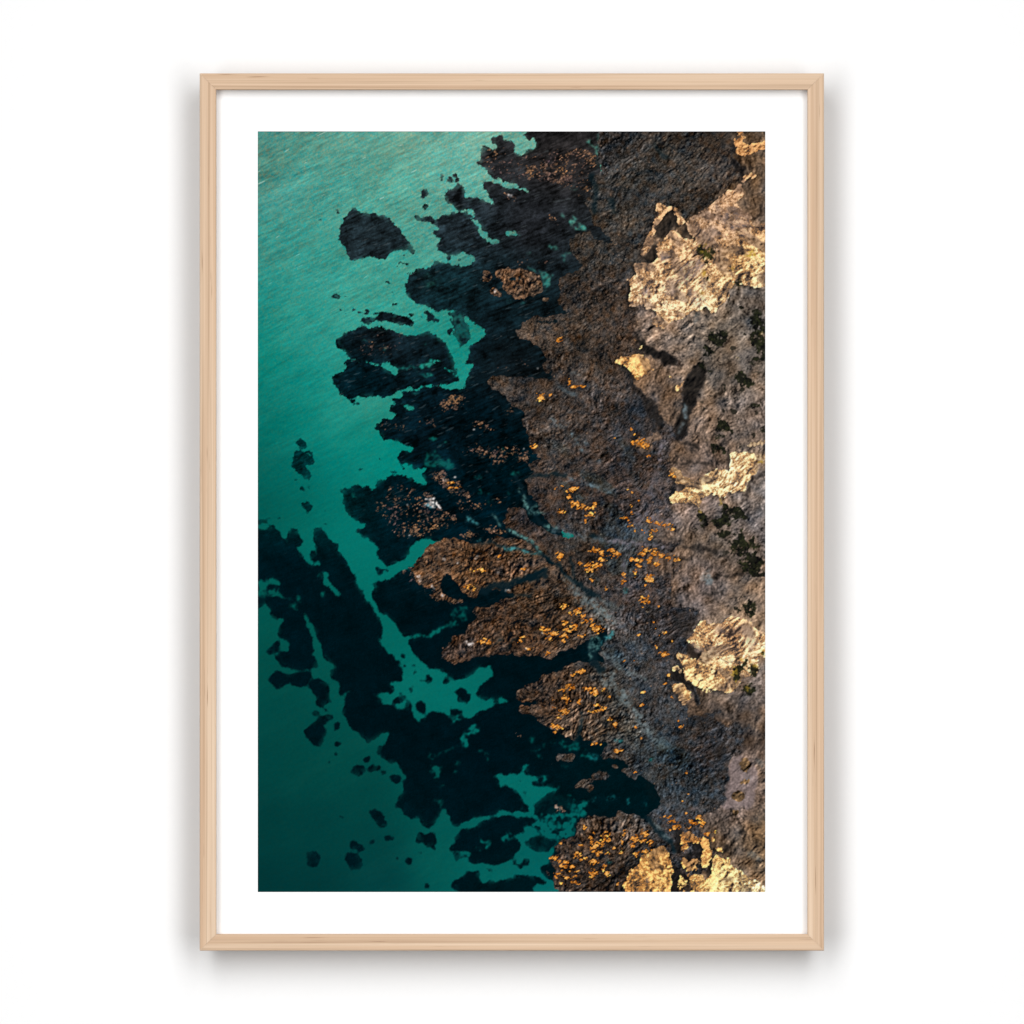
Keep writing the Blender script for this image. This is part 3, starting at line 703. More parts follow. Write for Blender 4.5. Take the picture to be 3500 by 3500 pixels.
fill(fingers, 'F', '760 1040 900 985 1060 1060 1150 1190 1020 1260 1120 1245 1230 1400 1100 1420 960 1330 830 1260 880 1160 780 1110', 1)
fill(fingers, 'F', '1030 1560 1150 1530 1230 1550 1290 1690 1030 1690', 1); fill(fingers, 'F', '905 500 1040 520 1040 575 905 560', 1)
fingers = blur(fingers, 9)
fib = warp(0.7 * noise(3.2, 0.6, 28) + 0.7 * noise(2.2, 0.6, 62) * MIXA + 0.6 * noise(2.2, 0.6, -20) * (1 - MIXA), SWX, SWY)
salt = rng.standard_normal((PH, PW))
pt = platcol * (1.00 + (0.17 + 0.20 * fingers) * ra * (0.45 + VAR) + (0.04 + 0.05 * fingers) * rb + (0.12 + 0.20 * fingers) * fib + 0.17 * tone + 0.12 * grain + 0.17 * salt)[..., None]
pt = pt * (1 + fingers[..., None] * np.array([0.03, -0.02, -0.10]))
h2 = noise(2.0); h3 = noise(9, 5, 30)
pt[..., 0] += 0.013 * h2 + 0.006 * h3; pt[..., 2] -= 0.010 * h2 + 0.006 * h3
sp = smooth(noise(0.9), 2.1, 3.2)
pt = mixc(pt, (150, 122, 100), 0.6 * sp)
dcr = smooth(-ra - 0.5 * rb - 0.9 * fib, 1.3, 2.8)
pt = mixc(pt, (12, 18, 24), 0.8 * dcr * (0.5 + 0.5 * fingers))
vein = np.exp(-(warp(noise(7, 4, 40), SWX, SWY) / 0.07) ** 2) * smooth(noise(10), -0.2, 1.2)
vein2 = np.exp(-(warp(noise(5, 3, -35), SWX, SWY) / 0.07) ** 2) * smooth(noise(10), -0.2, 1.2)
vz = Z0(); fill(vz, 'F', '1040 740 1240 860 1240 1050 1200 1250 1330 1450 1240 1500 1150 1250 1100 1050 1040 900'); vz = blur(vz, 12)
pt = mixc(pt, (118, 126, 130), 0.42 * np.clip(vein + vein2, 0, 1) * vz)
bz = warp(noise(14, 6, -40), SWX, SWY)
pt = mixc(pt, pt * np.array([0.74, 0.95, 1.03]), smooth(bz, 0.2, 1.4) * vz * 0.8)
img = mixc(img, np.clip(pt, 0, 1), pm)

# ---- shore channels, pale sand threads and wet streaks
ch = Z0()
line(ch, 'C2', '930 1150 1060 1230 1180 1310 1290 1420 1400 1500 1500 1580 1600 1690 1760 1800 1932 1910', 11)
line(ch, 'C2', '1120 590 1300 570 1420 555 1560 560', 11); line(ch, 'D2', '640 260 760 180 900 130 1100 110 1250 40 1330 0', 22)
line(ch, 'C2', '1330 1660 1130 1700 1000 1740 860 1810', 14); line(ch, 'C2', '1000 560 1080 680 1100 780 1180 960 1280 1080 1380 1140', 12)
line(ch, 'D2', '1600 -160 1700 170 1800 260 1932 310', 8); line(ch, 'C2', '560 1310 720 1300 860 1340 1040 1390 1280 1430', 8)
line(ch, 'D2', '880 270 1000 285 1160 270', 7); line(ch, 'D2', '900 900 960 800 1000 740', 5); line(ch, 'D2', '620 880 740 840 850 760', 5); line(ch, 'D2', '1660 1880 1740 1700 1740 1560', 9)
line(ch, 'C3', '0 1220 60 1240', 12); line(ch, 'D3', '0 800 40 900 30 1000 100 1090', 26); line(ch, 'E3', '600 1100 740 1230 860 1370 920 1480', 16)
line(ch, 'A3', '0 520 60 700 30 900', 20, 0.7); line(ch, 'A3', '690 180 780 260 820 300', 16, 0.6); line(ch, 'A3', '230 800 270 900', 22, 0.6)
chm = blur(warp(ch, WX, WY), 1.3)
img = mixc(img, (10, 30, 38), np.clip(chm, 0, 1) * 0.85)
def threads(specs, colr, alpha, br=1.2, n_amt=0.5):
    global img
    m = Z0()
    for tile, s_, w_, v_ in specs:
        line(m, tile, s_, w_, v_)
    m = blur(warp(m, WX * 0.8, WY * 0.8), br)
    m = m * np.clip(0.75 + n_amt * (noise(1.8) * 0.7 + noise(0.9) * 0.6), 0, 1.6)
    img = mixc(img, colr, np.clip(m * alpha, 0, 1))
threads([('C2', '950 1170 1080 1240 1190 1300', 13, 1), ('C2', '1080 690 1050 740', 8, .7), ('C2', '1100 790 1110 900 1180 990 1270 960 1320 980', 12, .9), ('C2', '1340 1120 1440 1130 1380 1180', 14, .7),
         ('C2', '760 990 800 1060 840 1105', 6, .9), ('C2', '1230 1340 1280 1410', 10, .9), ('C2', '1220 880 1190 930', 10, .6), ('D2', '1850 760 1830 950', 14, .6), ('D3', '40 760 60 840', 30, .6)],
        (88, 132, 128), 0.8)
threads([('C2', '880 1350 920 1380 1040 1395 1180 1425 1270 1425', 7, .9), ('C2', '590 1290 620 1270', 8, .9), ('C2', '470 1040 520 1070 560 1080', 14, .7), ('D3', '130 800 180 740 240 670', 16, .8)], (70, 150, 156), 0.75)
threads([('C2', '1600 590 1720 640 1840 670 1932 710', 9, .7), ('C3', '0 680 90 700 160 740 230 770', 10, .7), ('B2', '1400 1550 1450 1600 1520 1650', 9, .8), ('B2', '1620 1690 1630 1760', 7, .8), ('B2', '1670 1780 1700 1830', 14, .7), ('B2', '1720 1830 1730 1900', 8, .6),
         ('B2', '1760 1790 1790 1840', 8, .6), ('B2', '1600 1030 1700 1060 1760 1100', 8, .5), ('C2', '1870 380 1932 420', 8, .5), ('B2', '1480 1200 1600 1270 1760 1310', 16, .35), ('C2', '1440 1160 1600 1210 1780 1250 1932 1280', 26, .35), ('C2', '1560 700 1660 760', 0.1, 0)],
        (122, 146, 156), 0.75)
threads([('C3', '120 1265 260 1290 420 1310 560 1320 680 1345 830 1360', 12, .75), ('C3', '420 1300 400 1400 380 1480', 26, .4), ('C3', '500 1010 560 1120 600 1260', 34, .4), ('C3', '780 190 770 320 740 440', 16, .75), ('C3', '700 1030 800 1050 900 1090 1000 1110', 18, .7), ('C3', '740 450 700 560 640 800', 18, .35),
         ('B3', '980 1640 940 1730', 12, .6), ('C3', '640 900 630 1000', 9, .8), ('C3', '330 1500 350 1600 380 1720 370 1800', 12, .55), ('C3', '420 1750 400 1900', 40, .35), ('D3', '700 0 600 200', 0.1, 0)],
        (136, 128, 136), 0.72)
threads([('D2', '1560 80 1660 220 1760 300 1860 370 1932 420', 26, .55), ('D3', '0 330 100 420 200 500 260 560', 22, .7), ('D3', '60 300 200 350 330 420', 12, .4), ('D3', '120 900 230 970 300 1040 330 1090 420 1110 520 1140 610 1200', 9, .75), ('D3', '240 960 320 1060', 20, .5), ('D3', '330 1080 210 1150 260 1260', 12, .5),
         ('D3', '130 1170 200 1280 300 1360 400 1450', 30, .55), ('D3', '330 1300 400 1450', 9, .8), ('D3', '400 1480 500 1580 560 1660 640 1760 700 1850', 16, .7), ('E3', '520 20 600 110 700 200 800 300', 28, .45), ('E3', '700 1130 780 1240 850 1340', 14, .5), ('D2', '1700 340 1850 420 1932 480', 34, .45)],
        (124, 138, 140), 0.8)
threads([('E3', '270 270 330 260', 9, .8), ('E3', '680 450 660 480', 10, .5), ('E3', '210 900 240 890', 18, .6), ('E3', '400 900 415 940', 9, .7), ('E3', '30 920 80 890', 14, .4), ('E3', '590 940 600 970', 6, .6), ('E3', '0 440 40 450', 24, .6), ('E3', '200 1600 220 1610', 8, .7), ('D3', '390 200 370 240', 10, .6)], (20, 118, 122), 0.85)

# ---- shaded cliff and slope on the right
slope = Z0()
fill(slope, 'A3', '1510 20 1520 130 1600 200 1520 260 1600 330 1700 480 1640 560 1480 640 1250 900 1050 1040 950 880 730 830 690 1060 620 1180 540 1360 570 1400 700 1450 500 1480 470 1560 510 1600 370 1670 430 1700 420 1800 440 1950 2000 1950 2000 20')
fill(slope, 'B3', '420 0 430 230 490 340 500 450 475 560 540 650 600 740 720 790 840 830 950 890 1060 1000 1060 1060 1180 940 1270 930 1250 1100 1200 1300 1100 1480 1060 1600 1030 1750 880 1830 860 2000 2000 2000 2000 0')
fill(slope, 'B3', '265 930 330 880 480 830 600 860 740 890 765 930 1060 1000 1060 1060 1000 1290 1000 1420 960 1600 900 1640 820 1560 740 1480 640 1300 560 1230 470 1180 430 1000 340 945')
fill(slope, 'B3', '440 1800 530 1760 620 1780 700 1700 760 1760 680 1870 560 1960 480 1890')
fill(slope, 'C3', '860 180 1000 190 1100 200 2000 200 2000 2000 900 2000 860 1860 1000 1640 980 1480 900 1440 1000 1280 960 1150 900 1060 860 960 870 870 860 800 940 730 930 640 860 550 880 430')
fill(slope, 'C3', '660 1080 760 1060 910 1150 1020 1280 900 1290 680 1290', 0.9); fill(slope, 'C3', '640 1470 720 1400 870 1420 1000 1500 900 1600 740 1650 680 1600', 0.9)
fill(slope, 'D3', '880 160 980 220 1100 300 1150 480 1110 600 1050 770 1090 840 1070 900 930 910 930 970 990 1090 1050 1200 1150 1320 1240 1520 1330 1560 1420 1500 1600 1650 1680 1720 1760 1700 2000 2000 2000 0 880 0')
fill(slope, 'D3', '890 1235 1000 1250 1090 1340 1150 1420 1240 1520 1220 1600 1110 1600 1030 1500 980 1450 950 1370 900 1300')
fill(slope, 'D3', '1350 1620 1440 1530 1540 1570 1600 1650 1500 1715 1400 1695')
fill(slope, 'E3', '1640 300 1700 170 1760 200 1800 100 2000 0 2000 1950 1000 1950 1300 1640 1310 1350 1230 1200 1250 1080 1430 1000 1500 880 1510 650 1540 440 1620 400')
sb = blur(warp(slope, WX * 1.6, WY * 1.6), 2.2)
sm = smooth(sb + (0.16 * noise(1.0) + 0.16 * noise(2.6)) * np.exp(-((sb - 0.5) / 0.3) ** 2), 0.15, 0.85)
slopecol = field('''
 1400 260 84 68 54  1430 330 88 72 58  1400 360 92 74 58  1425 400 96 80 68  1300 400 70 56 44  1250 420 66 54 44
 1330 400 92 74 58  1240 470 120 98 80  1220 560 122 102 90  1260 600 132 114 104  1280 640 146 128 114  1300 560 150 124 98  1340 500 180 146 110
 1390 570 92 86 82  1425 560 96 88 82  1370 620 104 94 84  1340 640 112 98 84  1420 700 112 100 90  1340 710 96 84 72  1380 760 118 104 94  1430 780 124 112 106
 1340 790 116 100 88  1400 810 120 106 98  1310 810 112 92 78  1250 690 112 94 82  1240 740 104 86 74  1260 780 98 80 66  1200 700 120 94 72
 1290 850 104 84 68  1340 860 96 80 72  1400 850 126 104 84  1290 880 104 84 70  1310 960 120 104 98  1430 930 124 114 108  1430 1010 112 104 102  1280 960 118 104 98  1310 1020 112 96 82
 1340 1030 92 82 72  1270 1060 104 84 70  1330 1080 100 88 86  1400 1100 112 96 82  1330 1130 100 88 86  1430 1120 124 104 88  1390 1160 128 110 94  1440 1160 130 108 90
 1310 1180 84 78 78  1350 1130 104 90 82  1360 1190 132 114 94  1430 1200 128 104 80  1360 1310 100 90 84  1300 1320 116 92 72  1340 1350 92 76 66  1430 1290 112 102 98  1400 1330 76 68 64
 1350 1380 70 60 52  1420 1380 84 68 54  1390 1420 72 66 66  1430 1460 104 80 56  1400 1480 128 112 108  1390 1520 130 114 112  1400 1450 130 114 110  1435 1560 132 102 68  1350 1540 84 74 68  1370 1590 84 74 66
 1435 1620 128 100 70  1400 1630 116 102 92  1340 1600 88 72 58''', 3)
r1 = grit(1.1, 50, 1.7); r2 = grit(3.2, 58, 2.0); r3 = grit(0.7, -35, 1.3); rt = warp(fbm(8, 5, 0.75, 1.8, 55), SWX, SWY)
st = slopecol * (1.0 + 0.13 * r1 * (0.4 + VAR) + 0.07 * r2 + 0.08 * r3 + 0.11 * rt + 0.10 * noise(0.75))[..., None]
st = mixc(st, (34, 30, 28), 0.55 * smooth(-r1 - 0.5 * r2 - 0.5 * rt, 1.8, 3.2))
hh = noise(5); st[..., 0] += 0.012 * hh; st[..., 2] -= 0.012 * hh
img = mixc(img, np.clip(st, 0, 1), sm)

# shadow lines: gullies, caves, foot of the cliff (all part of the printed image)
gu = Z0()
fill(gu, 'B3', '1060 1060 1180 930 1270 930 1250 1100 1200 1300 1100 1480 1060 1600 1040 1740 940 1790 900 1650 1000 1430 1000 1290', .92)
fill(gu, 'B3', '480 560 550 650 600 740 720 780 860 830 960 890 970 930 900 960 770 930 730 890 640 870 560 790 500 640', .9)
fill(gu, 'B3', '420 1130 470 1180 560 1240 640 1310 740 1480 820 1560 760 1660 640 1500 560 1330 440 1220', .75)
fill(gu, 'A3', '730 1040 800 960 900 880 940 960 960 1060 900 1100 850 1190 790 1200 750 1180 690 1160 700 1080', .8)
fill(gu, 'A3', '700 1200 740 1240 720 1440 650 1460 560 1410 600 1380 690 1290', .85); fill(gu, 'A3', '990 1180 1040 1080 1060 1080 1050 1230 1000 1220', .85)
fill(gu, 'A3', '1080 1080 1190 1190 1180 1240 1060 1110', .8); fill(gu, 'A3', '1530 300 1600 330 1690 470 1660 500 1580 430', .75)
fill(gu, 'A3', '400 1700 440 1680 460 1900 520 2010 440 1990 400 1850', .85); fill(gu, 'A3', '460 1480 520 1490 500 1560 560 1580 500 1620 470 1560', .7)
line(gu, 'A3', '1440 640 1300 800 1180 900 1060 1030', 6, .6); fill(gu, 'A3', '1540 860 1580 860 1570 910 1540 910', .9)
line(gu, 'C3', '880 410 1000 420 1080 430 1200 430 1320 460', 8, .8); line(gu, 'C3', '880 180 1000 190 1060 210 1180 260', 7, .85)
fill(gu, 'C3', '1000 1330 1150 1330 1300 1350 1400 1390 1360 1410 1200 1400 1020 1360', .7); line(gu, 'C3', '1340 1690 1500 1660 1680 1640', 8, .75)
line(gu, 'C3', '860 1440 1000 1490 1060 1500', 7, .7); line(gu, 'C3', '1860 560 1740 640 1700 780 1640 870', 9, .75); fill(gu, 'C3', '470 270 560 300 690 350 640 380 560 410 480 330', .55)
line(gu, 'C3', '670 1240 820 1250 1010 1280', 7, .7); line(gu, 'C3', '700 1180 800 1200 860 1190', 6, .7); fill(gu, 'C3', '690 1650 830 1640 960 1560 900 1650 780 1690', .6); fill(gu, 'C3', '940 660 1000 650 1020 690 990 760 950 730', .65)
fill(gu, 'D3', '1050 840 1090 790 1110 840 1190 900 1220 940 1180 975 1080 940', .85); fill(gu, 'D3', '890 1080 980 1080 1050 1200 1130 1330 1200 1440 1240 1560 1180 1450 1110 1340 1000 1240 890 1180', .9)
fill(gu, 'D3', '1110 520 1150 590 1110 620', .7); line(gu, 'D3', '1230 260 1330 270 1440 250 1440 310', 10, .8); fill(gu, 'D3', '1300 270 1440 260 1470 300 1420 350 1320 330', .45)
fill(gu, 'D3', '1000 1500 1100 1590 1220 1600 1340 1580 1370 1680 1200 1660 1060 1600', .55); fill(gu, 'D3', '900 500 1000 420 1100 480 1080 700 1000 850 880 780', .45)
line(gu, 'D3', '1540 1560 1640 1680 1760 1760', 10, .5); fill(gu, 'D3', '1360 1490 1500 1470 1560 1560 1480 1540 1400 1560', .5)
fill(gu, 'E3', '870 1720 920 1640 1020 1700 1080 1800 1100 1950 860 1950', .85); fill(gu, 'E3', '1310 1540 1350 1520 1330 1680 1280 1780 1240 1720 1300 1640', .8)
line(gu, 'E3', '1370 1490 1480 1480 1520 1440', 8, .85); fill(gu, 'E3', '1590 1280 1650 1220 1700 1250 1640 1310', .8); line(gu, 'E3', '1300 1340 1310 1480', 8, .7); line(gu, 'E3', '500 1780 495 1950', 7, .8)
fill(gu, 'E3', '1100 1380 1240 1380 1270 1440 1180 1480 1220 1600 1120 1520', .75); fill(gu, 'E3', '990 1500 1080 1490 1200 1620 1170 1660 1060 1590', .8)
fill(gu, 'E3', '940 1230 990 1260 1000 1500 930 1480 900 1300', .8); fill(gu, 'E3', '560 1480 640 1450 700 1440 580 1530', .7); fill(gu, 'E3', '350 1700 560 1560 540 1620 440 1710', .6)
fill(gu, 'E3', '1300 330 1450 320 1480 420 1380 470 1310 430', .6); fill(gu, 'E3', '640 640 800 600 800 950 650 960', .2); fill(gu, 'E3', '1690 250 1760 180 1740 330 1680 330', .6)
weak = np.where(gu <= 0.61, gu, 0); strong = np.where(gu > 0.61, gu, 0)
gm = np.maximum(blur(warp(strong, WX * 1.2, WY * 1.2), 1.1), blur(warp(weak, WX * 2, WY * 2), 5) * np.clip(.9 + .3 * noise(4), .3, 1.3))
gtex = np.stack([0.11 + 0.028 * r1 + .02 * rt, 0.10 + 0.024 * r1 + .018 * rt, 0.095 + 0.02 * r1 + .015 * rt], -1)
img = mixc(img, np.clip(gtex, 0.02, 1), np.clip(gm, 0, 1))
threads([('B3', '1030 1400 1040 1540', 13, .9), ('B3', '1000 1600 960 1700', 9, .6), ('B3', '1170 400 1150 480', 12, .4), ('C3', '1270 1700 1280 1720', 32, .8), ('C3', '1280 1620 1220 1700', 20, .45), ('E3', '1700 660 1770 690', 18, .8), ('E3', '1750 1520 1840 1560', 20, .4), ('E3', '1840 500 1880 520', 16, .4)], (132, 152, 160), .8, n_amt=.2)
sand = Z0(); fill(sand, 'E3', '1510 650 1560 440 1640 420 1700 440 1800 520 1830 650 1800 900 1740 1010 1560 1000 1430 1000 1500 880'); blobs(sand, 'E3', '1690 540 70 90 1620 870 70 70 1700 720 50 30', 0)
fill(sand, 'E3', '1080 1000 1150 980 1260 1060 1200 1080', .7)
sa = blur(ragged(sand, 1.2, .3, 1.2), 1.2)
img = mixc(img, np.array([134, 118, 116]) / 255. * (1 + .07 * noise(.8) + .05 * r1)[..., None], sa * .85)
bl = Z0(); blobs(bl, 'E3', '1690 530 60 85 1620 870 62 66 1700 710 45 26 1600 1060 40 40'); img = mixc(img, np.array([104, 82, 58]) / 255. * (1 + .3 * r1 + .2 * r2)[..., None], ragged(bl, 1, .1, .6))

# ---- sunlit faces
lit = Z0()
fill(lit, 'A3', '730 830 820 850 950 885 980 960 1040 1040 1000 1090 960 1060 930 960 880 890 800 960 740 1040 700 1080 690 1160 620 1230 700 1200 690 1260 640 1340 560 1400 540 1350 620 1180 690 1060')
fill(lit, 'A3', '1060 1040 1200 930 1350 830 1480 700 1640 620 1680 740 1560 820 1640 880 1740 940 1790 1060 1860 1040 2000 960 2000 1760 1700 1740 1590 1690 1540 1800 1440 1950 420 1950 420 1800 520 1720 430 1700 370 1670 510 1600 470 1560 500 1480 700 1460 740 1400 740 1240 850 1190 900 1100 1000 1200 1060 1230 1180 1240 1060 1110')
fill(lit, 'B3', '380 0 430 100 480 180 600 190 640 260 600 320 700 350 740 400 640 470 510 450 480 540 500 450 560 460 640 475 700 545 780 555 840 500 960 480 1080 390 1180 380 1230 250 1260 180 1330 400 1400 320 1440 200 1560 90 1640 0')
fill(lit, 'A3', '1600 30 1710 20 1640 90 1700 100 1640 150 1740 190 1930 130 2000 180 1900 240 1760 290 1640 300 1520 260 1600 210 1560 150 1600 90', .8); fill(lit, 'A3', '1700 500 1740 470 1830 520 1780 540 1740 500 1690 590 1640 600', .8)
fill(lit, 'B3', '265 930 330 880 480 830 570 850 640 930 650 980 690 990 620 1060 560 1120 490 1130 440 1040 340 945'); fill(lit, 'B3', '640 880 740 900 680 950', .2)
fill(lit, 'B3', '960 1120 1030 1100 1000 1180 940 1250 920 1230', .75); fill(lit, 'B3', '830 1070 920 1090 860 1110', .8); blobs(lit, 'B3', '480 690 24 18 560 770 20 20', .7)
fill(lit, 'B3', '440 1800 530 1760 620 1840 640 1790 650 1850 560 1880 500 1870', .9); fill(lit, 'C3', '590 330 660 340 640 370', .8)
fill(lit, 'C3', '860 540 900 470 970 500 1040 580 1160 600 1280 540 1400 500 1510 510 1550 400 1510 310 1700 320 1950 340 1950 400 1840 440 1810 540 1700 660 1690 730 1500 740 1470 820 1380 790 1240 830 1200 920 1110 870 1050 870 980 850 880 870 860 800 940 730 990 740 1020 650 940 660 930 610')
fill(lit, 'C3', '1700 240 1780 190 1930 180 1930 230 1760 250', .7); fill(lit, 'C3', '1570 250 1680 170 1640 250', .4)
fill(lit, 'D3', '1050 770 1130 690 1150 590 1230 540 1330 600 1430 580 1530 480 1640 530 1740 560 1830 660 1950 690 1950 960 1840 930 1830 1010 1850 1110 1640 1230 1560 1330 1420 1320 1300 1290 1180 1270 1040 1180 1000 1090 980 1010 920 960 950 910 1070 930 1180 970 1215 940 1220 900 1100 800')
fill(lit, 'D3', '890 1235 1000 1250 1090 1340 1070 1390 1060 1460 1020 1490 980 1440 950 1370 900 1300', .95); fill(lit, 'D3', '1250 1290 1320 1310 1280 1360 1200 1320', .5); blobs(lit, 'D3', '925 1075 36 22 975 1115 24 20 810 675 26 20 640 80 40 36', .85)
fill(lit, 'E3', '340 1840 430 1700 540 1610 580 1500 680 1450 760 1425 840 1490 880 1600 910 1700 870 1740 860 1950 400 1950', 1)
fill(lit, 'E3', '1350 1520 1500 1560 1560 1640 1700 1740 1850 1830 1950 1890 1950 1950 1100 1950 1080 1830 1040 1720 1200 1750 1250 1800 1330 1700', 1)
fill(lit, 'E3', '980 1270 1090 1250 1180 1310 1290 1340 1300 1500 1300 1640 1240 1660 1200 1600 1250 1450 1180 1370 1090 1390 1010 1480 1000 1400', .85); fill(lit, 'E3', '1000 1560 1090 1590 1180 1680 1060 1700 980 1600', .8)
fill(lit, 'E3', '1090 1530 1160 1560 1200 1640 1120 1590', .8); fill(lit, 'E3', '1310 1340 1370 1340 1370 1390 1320 1400', .6); fill(lit, 'E3', '1370 1450 1400 1410 1460 1470 1400 1490', .8)
fill(lit, 'E3', '960 1720 1040 1790 1060 1950 940 1950', .55)
litcol = field('''
 1250 430 196 152 98  1290 470 236 190 134  1230 560 244 202 150  1260 580 240 200 150  1330 560 252 214 160  1300 520 234 186 128  1400 490 238 182 104  1430 540 254 214 160  1380 420 198 156 112
 1350 420 206 168 126  1420 510 250 206 142  1250 640 236 190 132  1400 270 208 150 84  1190 690 240 178 98  1210 710 236 174 96  1215 840 226 166 92  1290 900 240 192 124  1340 900 254 216 156  1380 890 254 214 160
 1320 930 254 212 150  1430 880 252 204 140  1270 870 236 180 104  1300 1210 250 200 136  1350 1230 250 208 154  1380 1200 236 182 124  1420 1230 254 214 160  1330 1280 244 196 132  1310 1260 252 206 134  1300 1300 236 184 112
 1170 1640 226 160 76  1220 1640 240 182 98  1250 1660 240 184 102  1200 1670 238 176 92  1320 1600 222 156 74  1350 1640 250 204 126  1380 1670 254 222 152  1430 1680 255 232 176  1330 1590 226 164 84
 1300 1600 218 150 70''', 3)
l1 = grit(1.0, -38, 1.7); l2 = grit(2.8, 35, 2.0); l3 = noise(0.8)
lt_ = warp(fbm(9, 5, 0.8, 1.7, -30), SWX, SWY)
lsh = 0.75 * l1 + 0.45 * l2 + 0.25 * l3 + 0.55 * lt_ + 0.15
lraw = lsh + 0.35 * rng.standard_normal((PH, PW))
lite = smooth(lraw, -0.35, 1.25)
lmid = smooth(lraw, -1.7, -0.1)
lb = blur(warp(lit, WX, WY), 1.4)
lm = smooth(lb + 0.24 * np.clip(lraw, -2, 2) * np.exp(-((lb - 0.55) / 0.40) ** 2), 0.34, 0.72)
litcol = np.clip(litcol + np.array([0.0, 0.004, 0.045]), 0, 1)
lshade = np.clip(litcol * 0.36 + np.array([0.06, 0.055, 0.075]), 0, 1)
lmidc = litcol * np.array([0.80, 0.73, 0.64])
lt = lshade + (lmidc - lshade) * lmid[..., None]
lt = lt + (np.clip(litcol * 1.06 + 0.02, 0, 1) - lt) * lite[..., None]
lt *= (1 + 0.10 * np.clip(lsh, 0, 2.5) * 0.6 + 0.05 * noise(0.8))[..., None]
lt = mixc(lt, (40, 30, 28), 0.85 * smooth(-lraw, 1.5, 2.7))
halo = np.clip(blur(lit, 7) * 1.1 + 0.25 * blur(lit, 3) * noise(2.5), 0, 1) * sm
img = mixc(img, np.clip(img * 1.25 + np.array([0.10, 0.065, 0.03]), 0, 1), halo * 0.75)
cr = np.exp(-(warp(noise(4.0, 2.2, -40), SWX, SWY) / 0.10) ** 2) * smooth(noise(6), -0.6, 0.9) + np.exp(-(warp(noise(3.0, 1.6, 40), SWX, SWY) / 0.10) ** 2) * smooth(noise(6), -0.4, 1.0)
lt = mixc(lt, (84, 66, 60), 0.62 * np.clip(cr, 0, 1))
grp = smooth(warp(noise(8, 5, -35), SWX, SWY), 0.1, 1.3)
lt = mixc(lt, np.clip(lshade * (1.15 + 0.2 * l1)[..., None], 0, 1), 0.62 * grp)
foot = np.clip(blur(np.roll(lm, (2, -4), (0, 1)), 1.6) - lm, 0, 1) * (xx < PW - 8)
img = mixc(img, (22, 20, 20), foot * 0.6)
img = mixc(img, np.clip(lt, 0, 1), lm)
# greyer shaded scree and slabs lying inside the lit faces
sc = Z0()
fill(sc, 'A3', '1000 1500 1160 1420 1260 1480 1180 1580 1040 1700 940 1800 820 1830 820 1700 960 1620', .7); fill(sc, 'A3', '1220 1620 1290 1620 1270 1760 1210 1720', .7); fill(sc, 'A3', '540 1750 640 1760 660 1860 560 1840', .7); fill(sc, 'A3', '1480 900 1560 880 1660 960 1780 1060 1740 1200 1560 1130 1440 1020', .5)
fill(sc, 'A3', '740 1340 860 1340 900 1420 780 1480', .6); fill(sc, 'A3', '1220 1120 1360 1060 1420 1130 1330 1240 1240 1230', .4); fill(sc, 'B3', '820 0 1000 0 960 120 820 150', .5); fill(sc, 'B3', '1060 60 1240 200 1180 360 1100 300', .4)
fill(sc, 'C3', '1200 880 1240 820 1380 800 1360 900', .6); fill(sc, 'D3', '1100 780 1220 820 1240 900 1150 880', .7); fill(sc, 'D3', '1380 620 1460 660 1420 720 1340 690', .5); fill(sc, 'D3', '1660 600 1760 600 1820 780 1740 860 1660 720', .45); fill(sc, 'E3', '590 1770 670 1780 640 1820', .7); fill(sc, 'E3', '680 1640 740 1680 700 1720', .5)
scm = blur(warp(sc, WX, WY), 1.6)
img = mixc(img, np.array([132, 116, 110]) / 255. * (1 + .2 * r1 + .12 * r2)[..., None], np.clip(scm, 0, 1) * (0.6 + 0.4 * smooth(-lsh, -1, 1)))

# ---- shrubs
sh = Z0()
blobs(sh, 'B3', '1400 650 110 80 1330 640 50 70 1270 800 34 46 1850 520 80 130 1800 650 90 90 1890 750 70 80 1660 350 50 26 1740 960 100 34 1850 880 80 30 1230 960 50 44 1690 1130 110 60 1800 1400 70 30 1470 1610 70 40 1540 1680 34 28 1900 1680 30 30 1430 1580 34 36')
blobs(sh, 'C3', '1410 260 60 50 1400 140 40 40 1200 1010 60 60 1280 1090 66 62 1200 1160 50 50 1560 990 130 90 1420 1080 50 60 1440 1220 60 60 1620 1240 50 50 1730 1310 110 60 1620 1380 120 70 1800 1480 100 70 1750 1560 130 60 1840 1620 90 50 1480 30 70 30 1540 90 36 24')
blobs(sh, 'D3', '1760 380 80 70 1660 420 60 50 1740 460 70 30 1660 1080 80 70 1780 1090 70 60 1760 1310 80 60 1880 900 40 50 1600 1130 40 60')
blobs(sh, 'A3', '1240 1350 60 50 1290 1420 50 34 1250 1600 34 44 1640 1720 60 34')
shb = blur(warp(sh, WX * 2.4, WY * 2.4), 1.6)
shm = smooth(shb + 0.18 * noise(2.2) + 0.20 * noise(0.9), 0.2, 0.85) * smooth(shb, 0.08, 0.35)
leaf = 0.9 * noise(1.0) + 0.6 * noise(3) + 0.5 * rng.standard_normal((PH, PW))
sc_ = np.stack([0.085 + 0.030 * leaf, 0.095 + 0.032 * leaf, 0.065 + 0.014 * leaf], -1)
img = mixc(img, np.clip(sc_, 0.015, 1), shm * 0.92)
yl = Z0()
blobs(yl, 'A3', '1240 1320 60 50 1780 1380 80 50 1240 1580 36 34 1540 1540 24 20 1620 1710 40 16', .9); blobs(yl, 'C3', '1410 860 60 34 1190 990 34 30 1180 1060 14 14 1670 740 14 8 1280 190 10 14 1850 430 40 20', 1); blobs(yl, 'D3', '1570 1110 50 60 1600 1200 30 40 1740 1300 34 30 1800 1030 50 40 1900 900 34 40 1620 990 30 24', .9); blobs(yl, 'B3', '1860 620 34 30 1640 870 30 24 1210 160 50 24', .5)
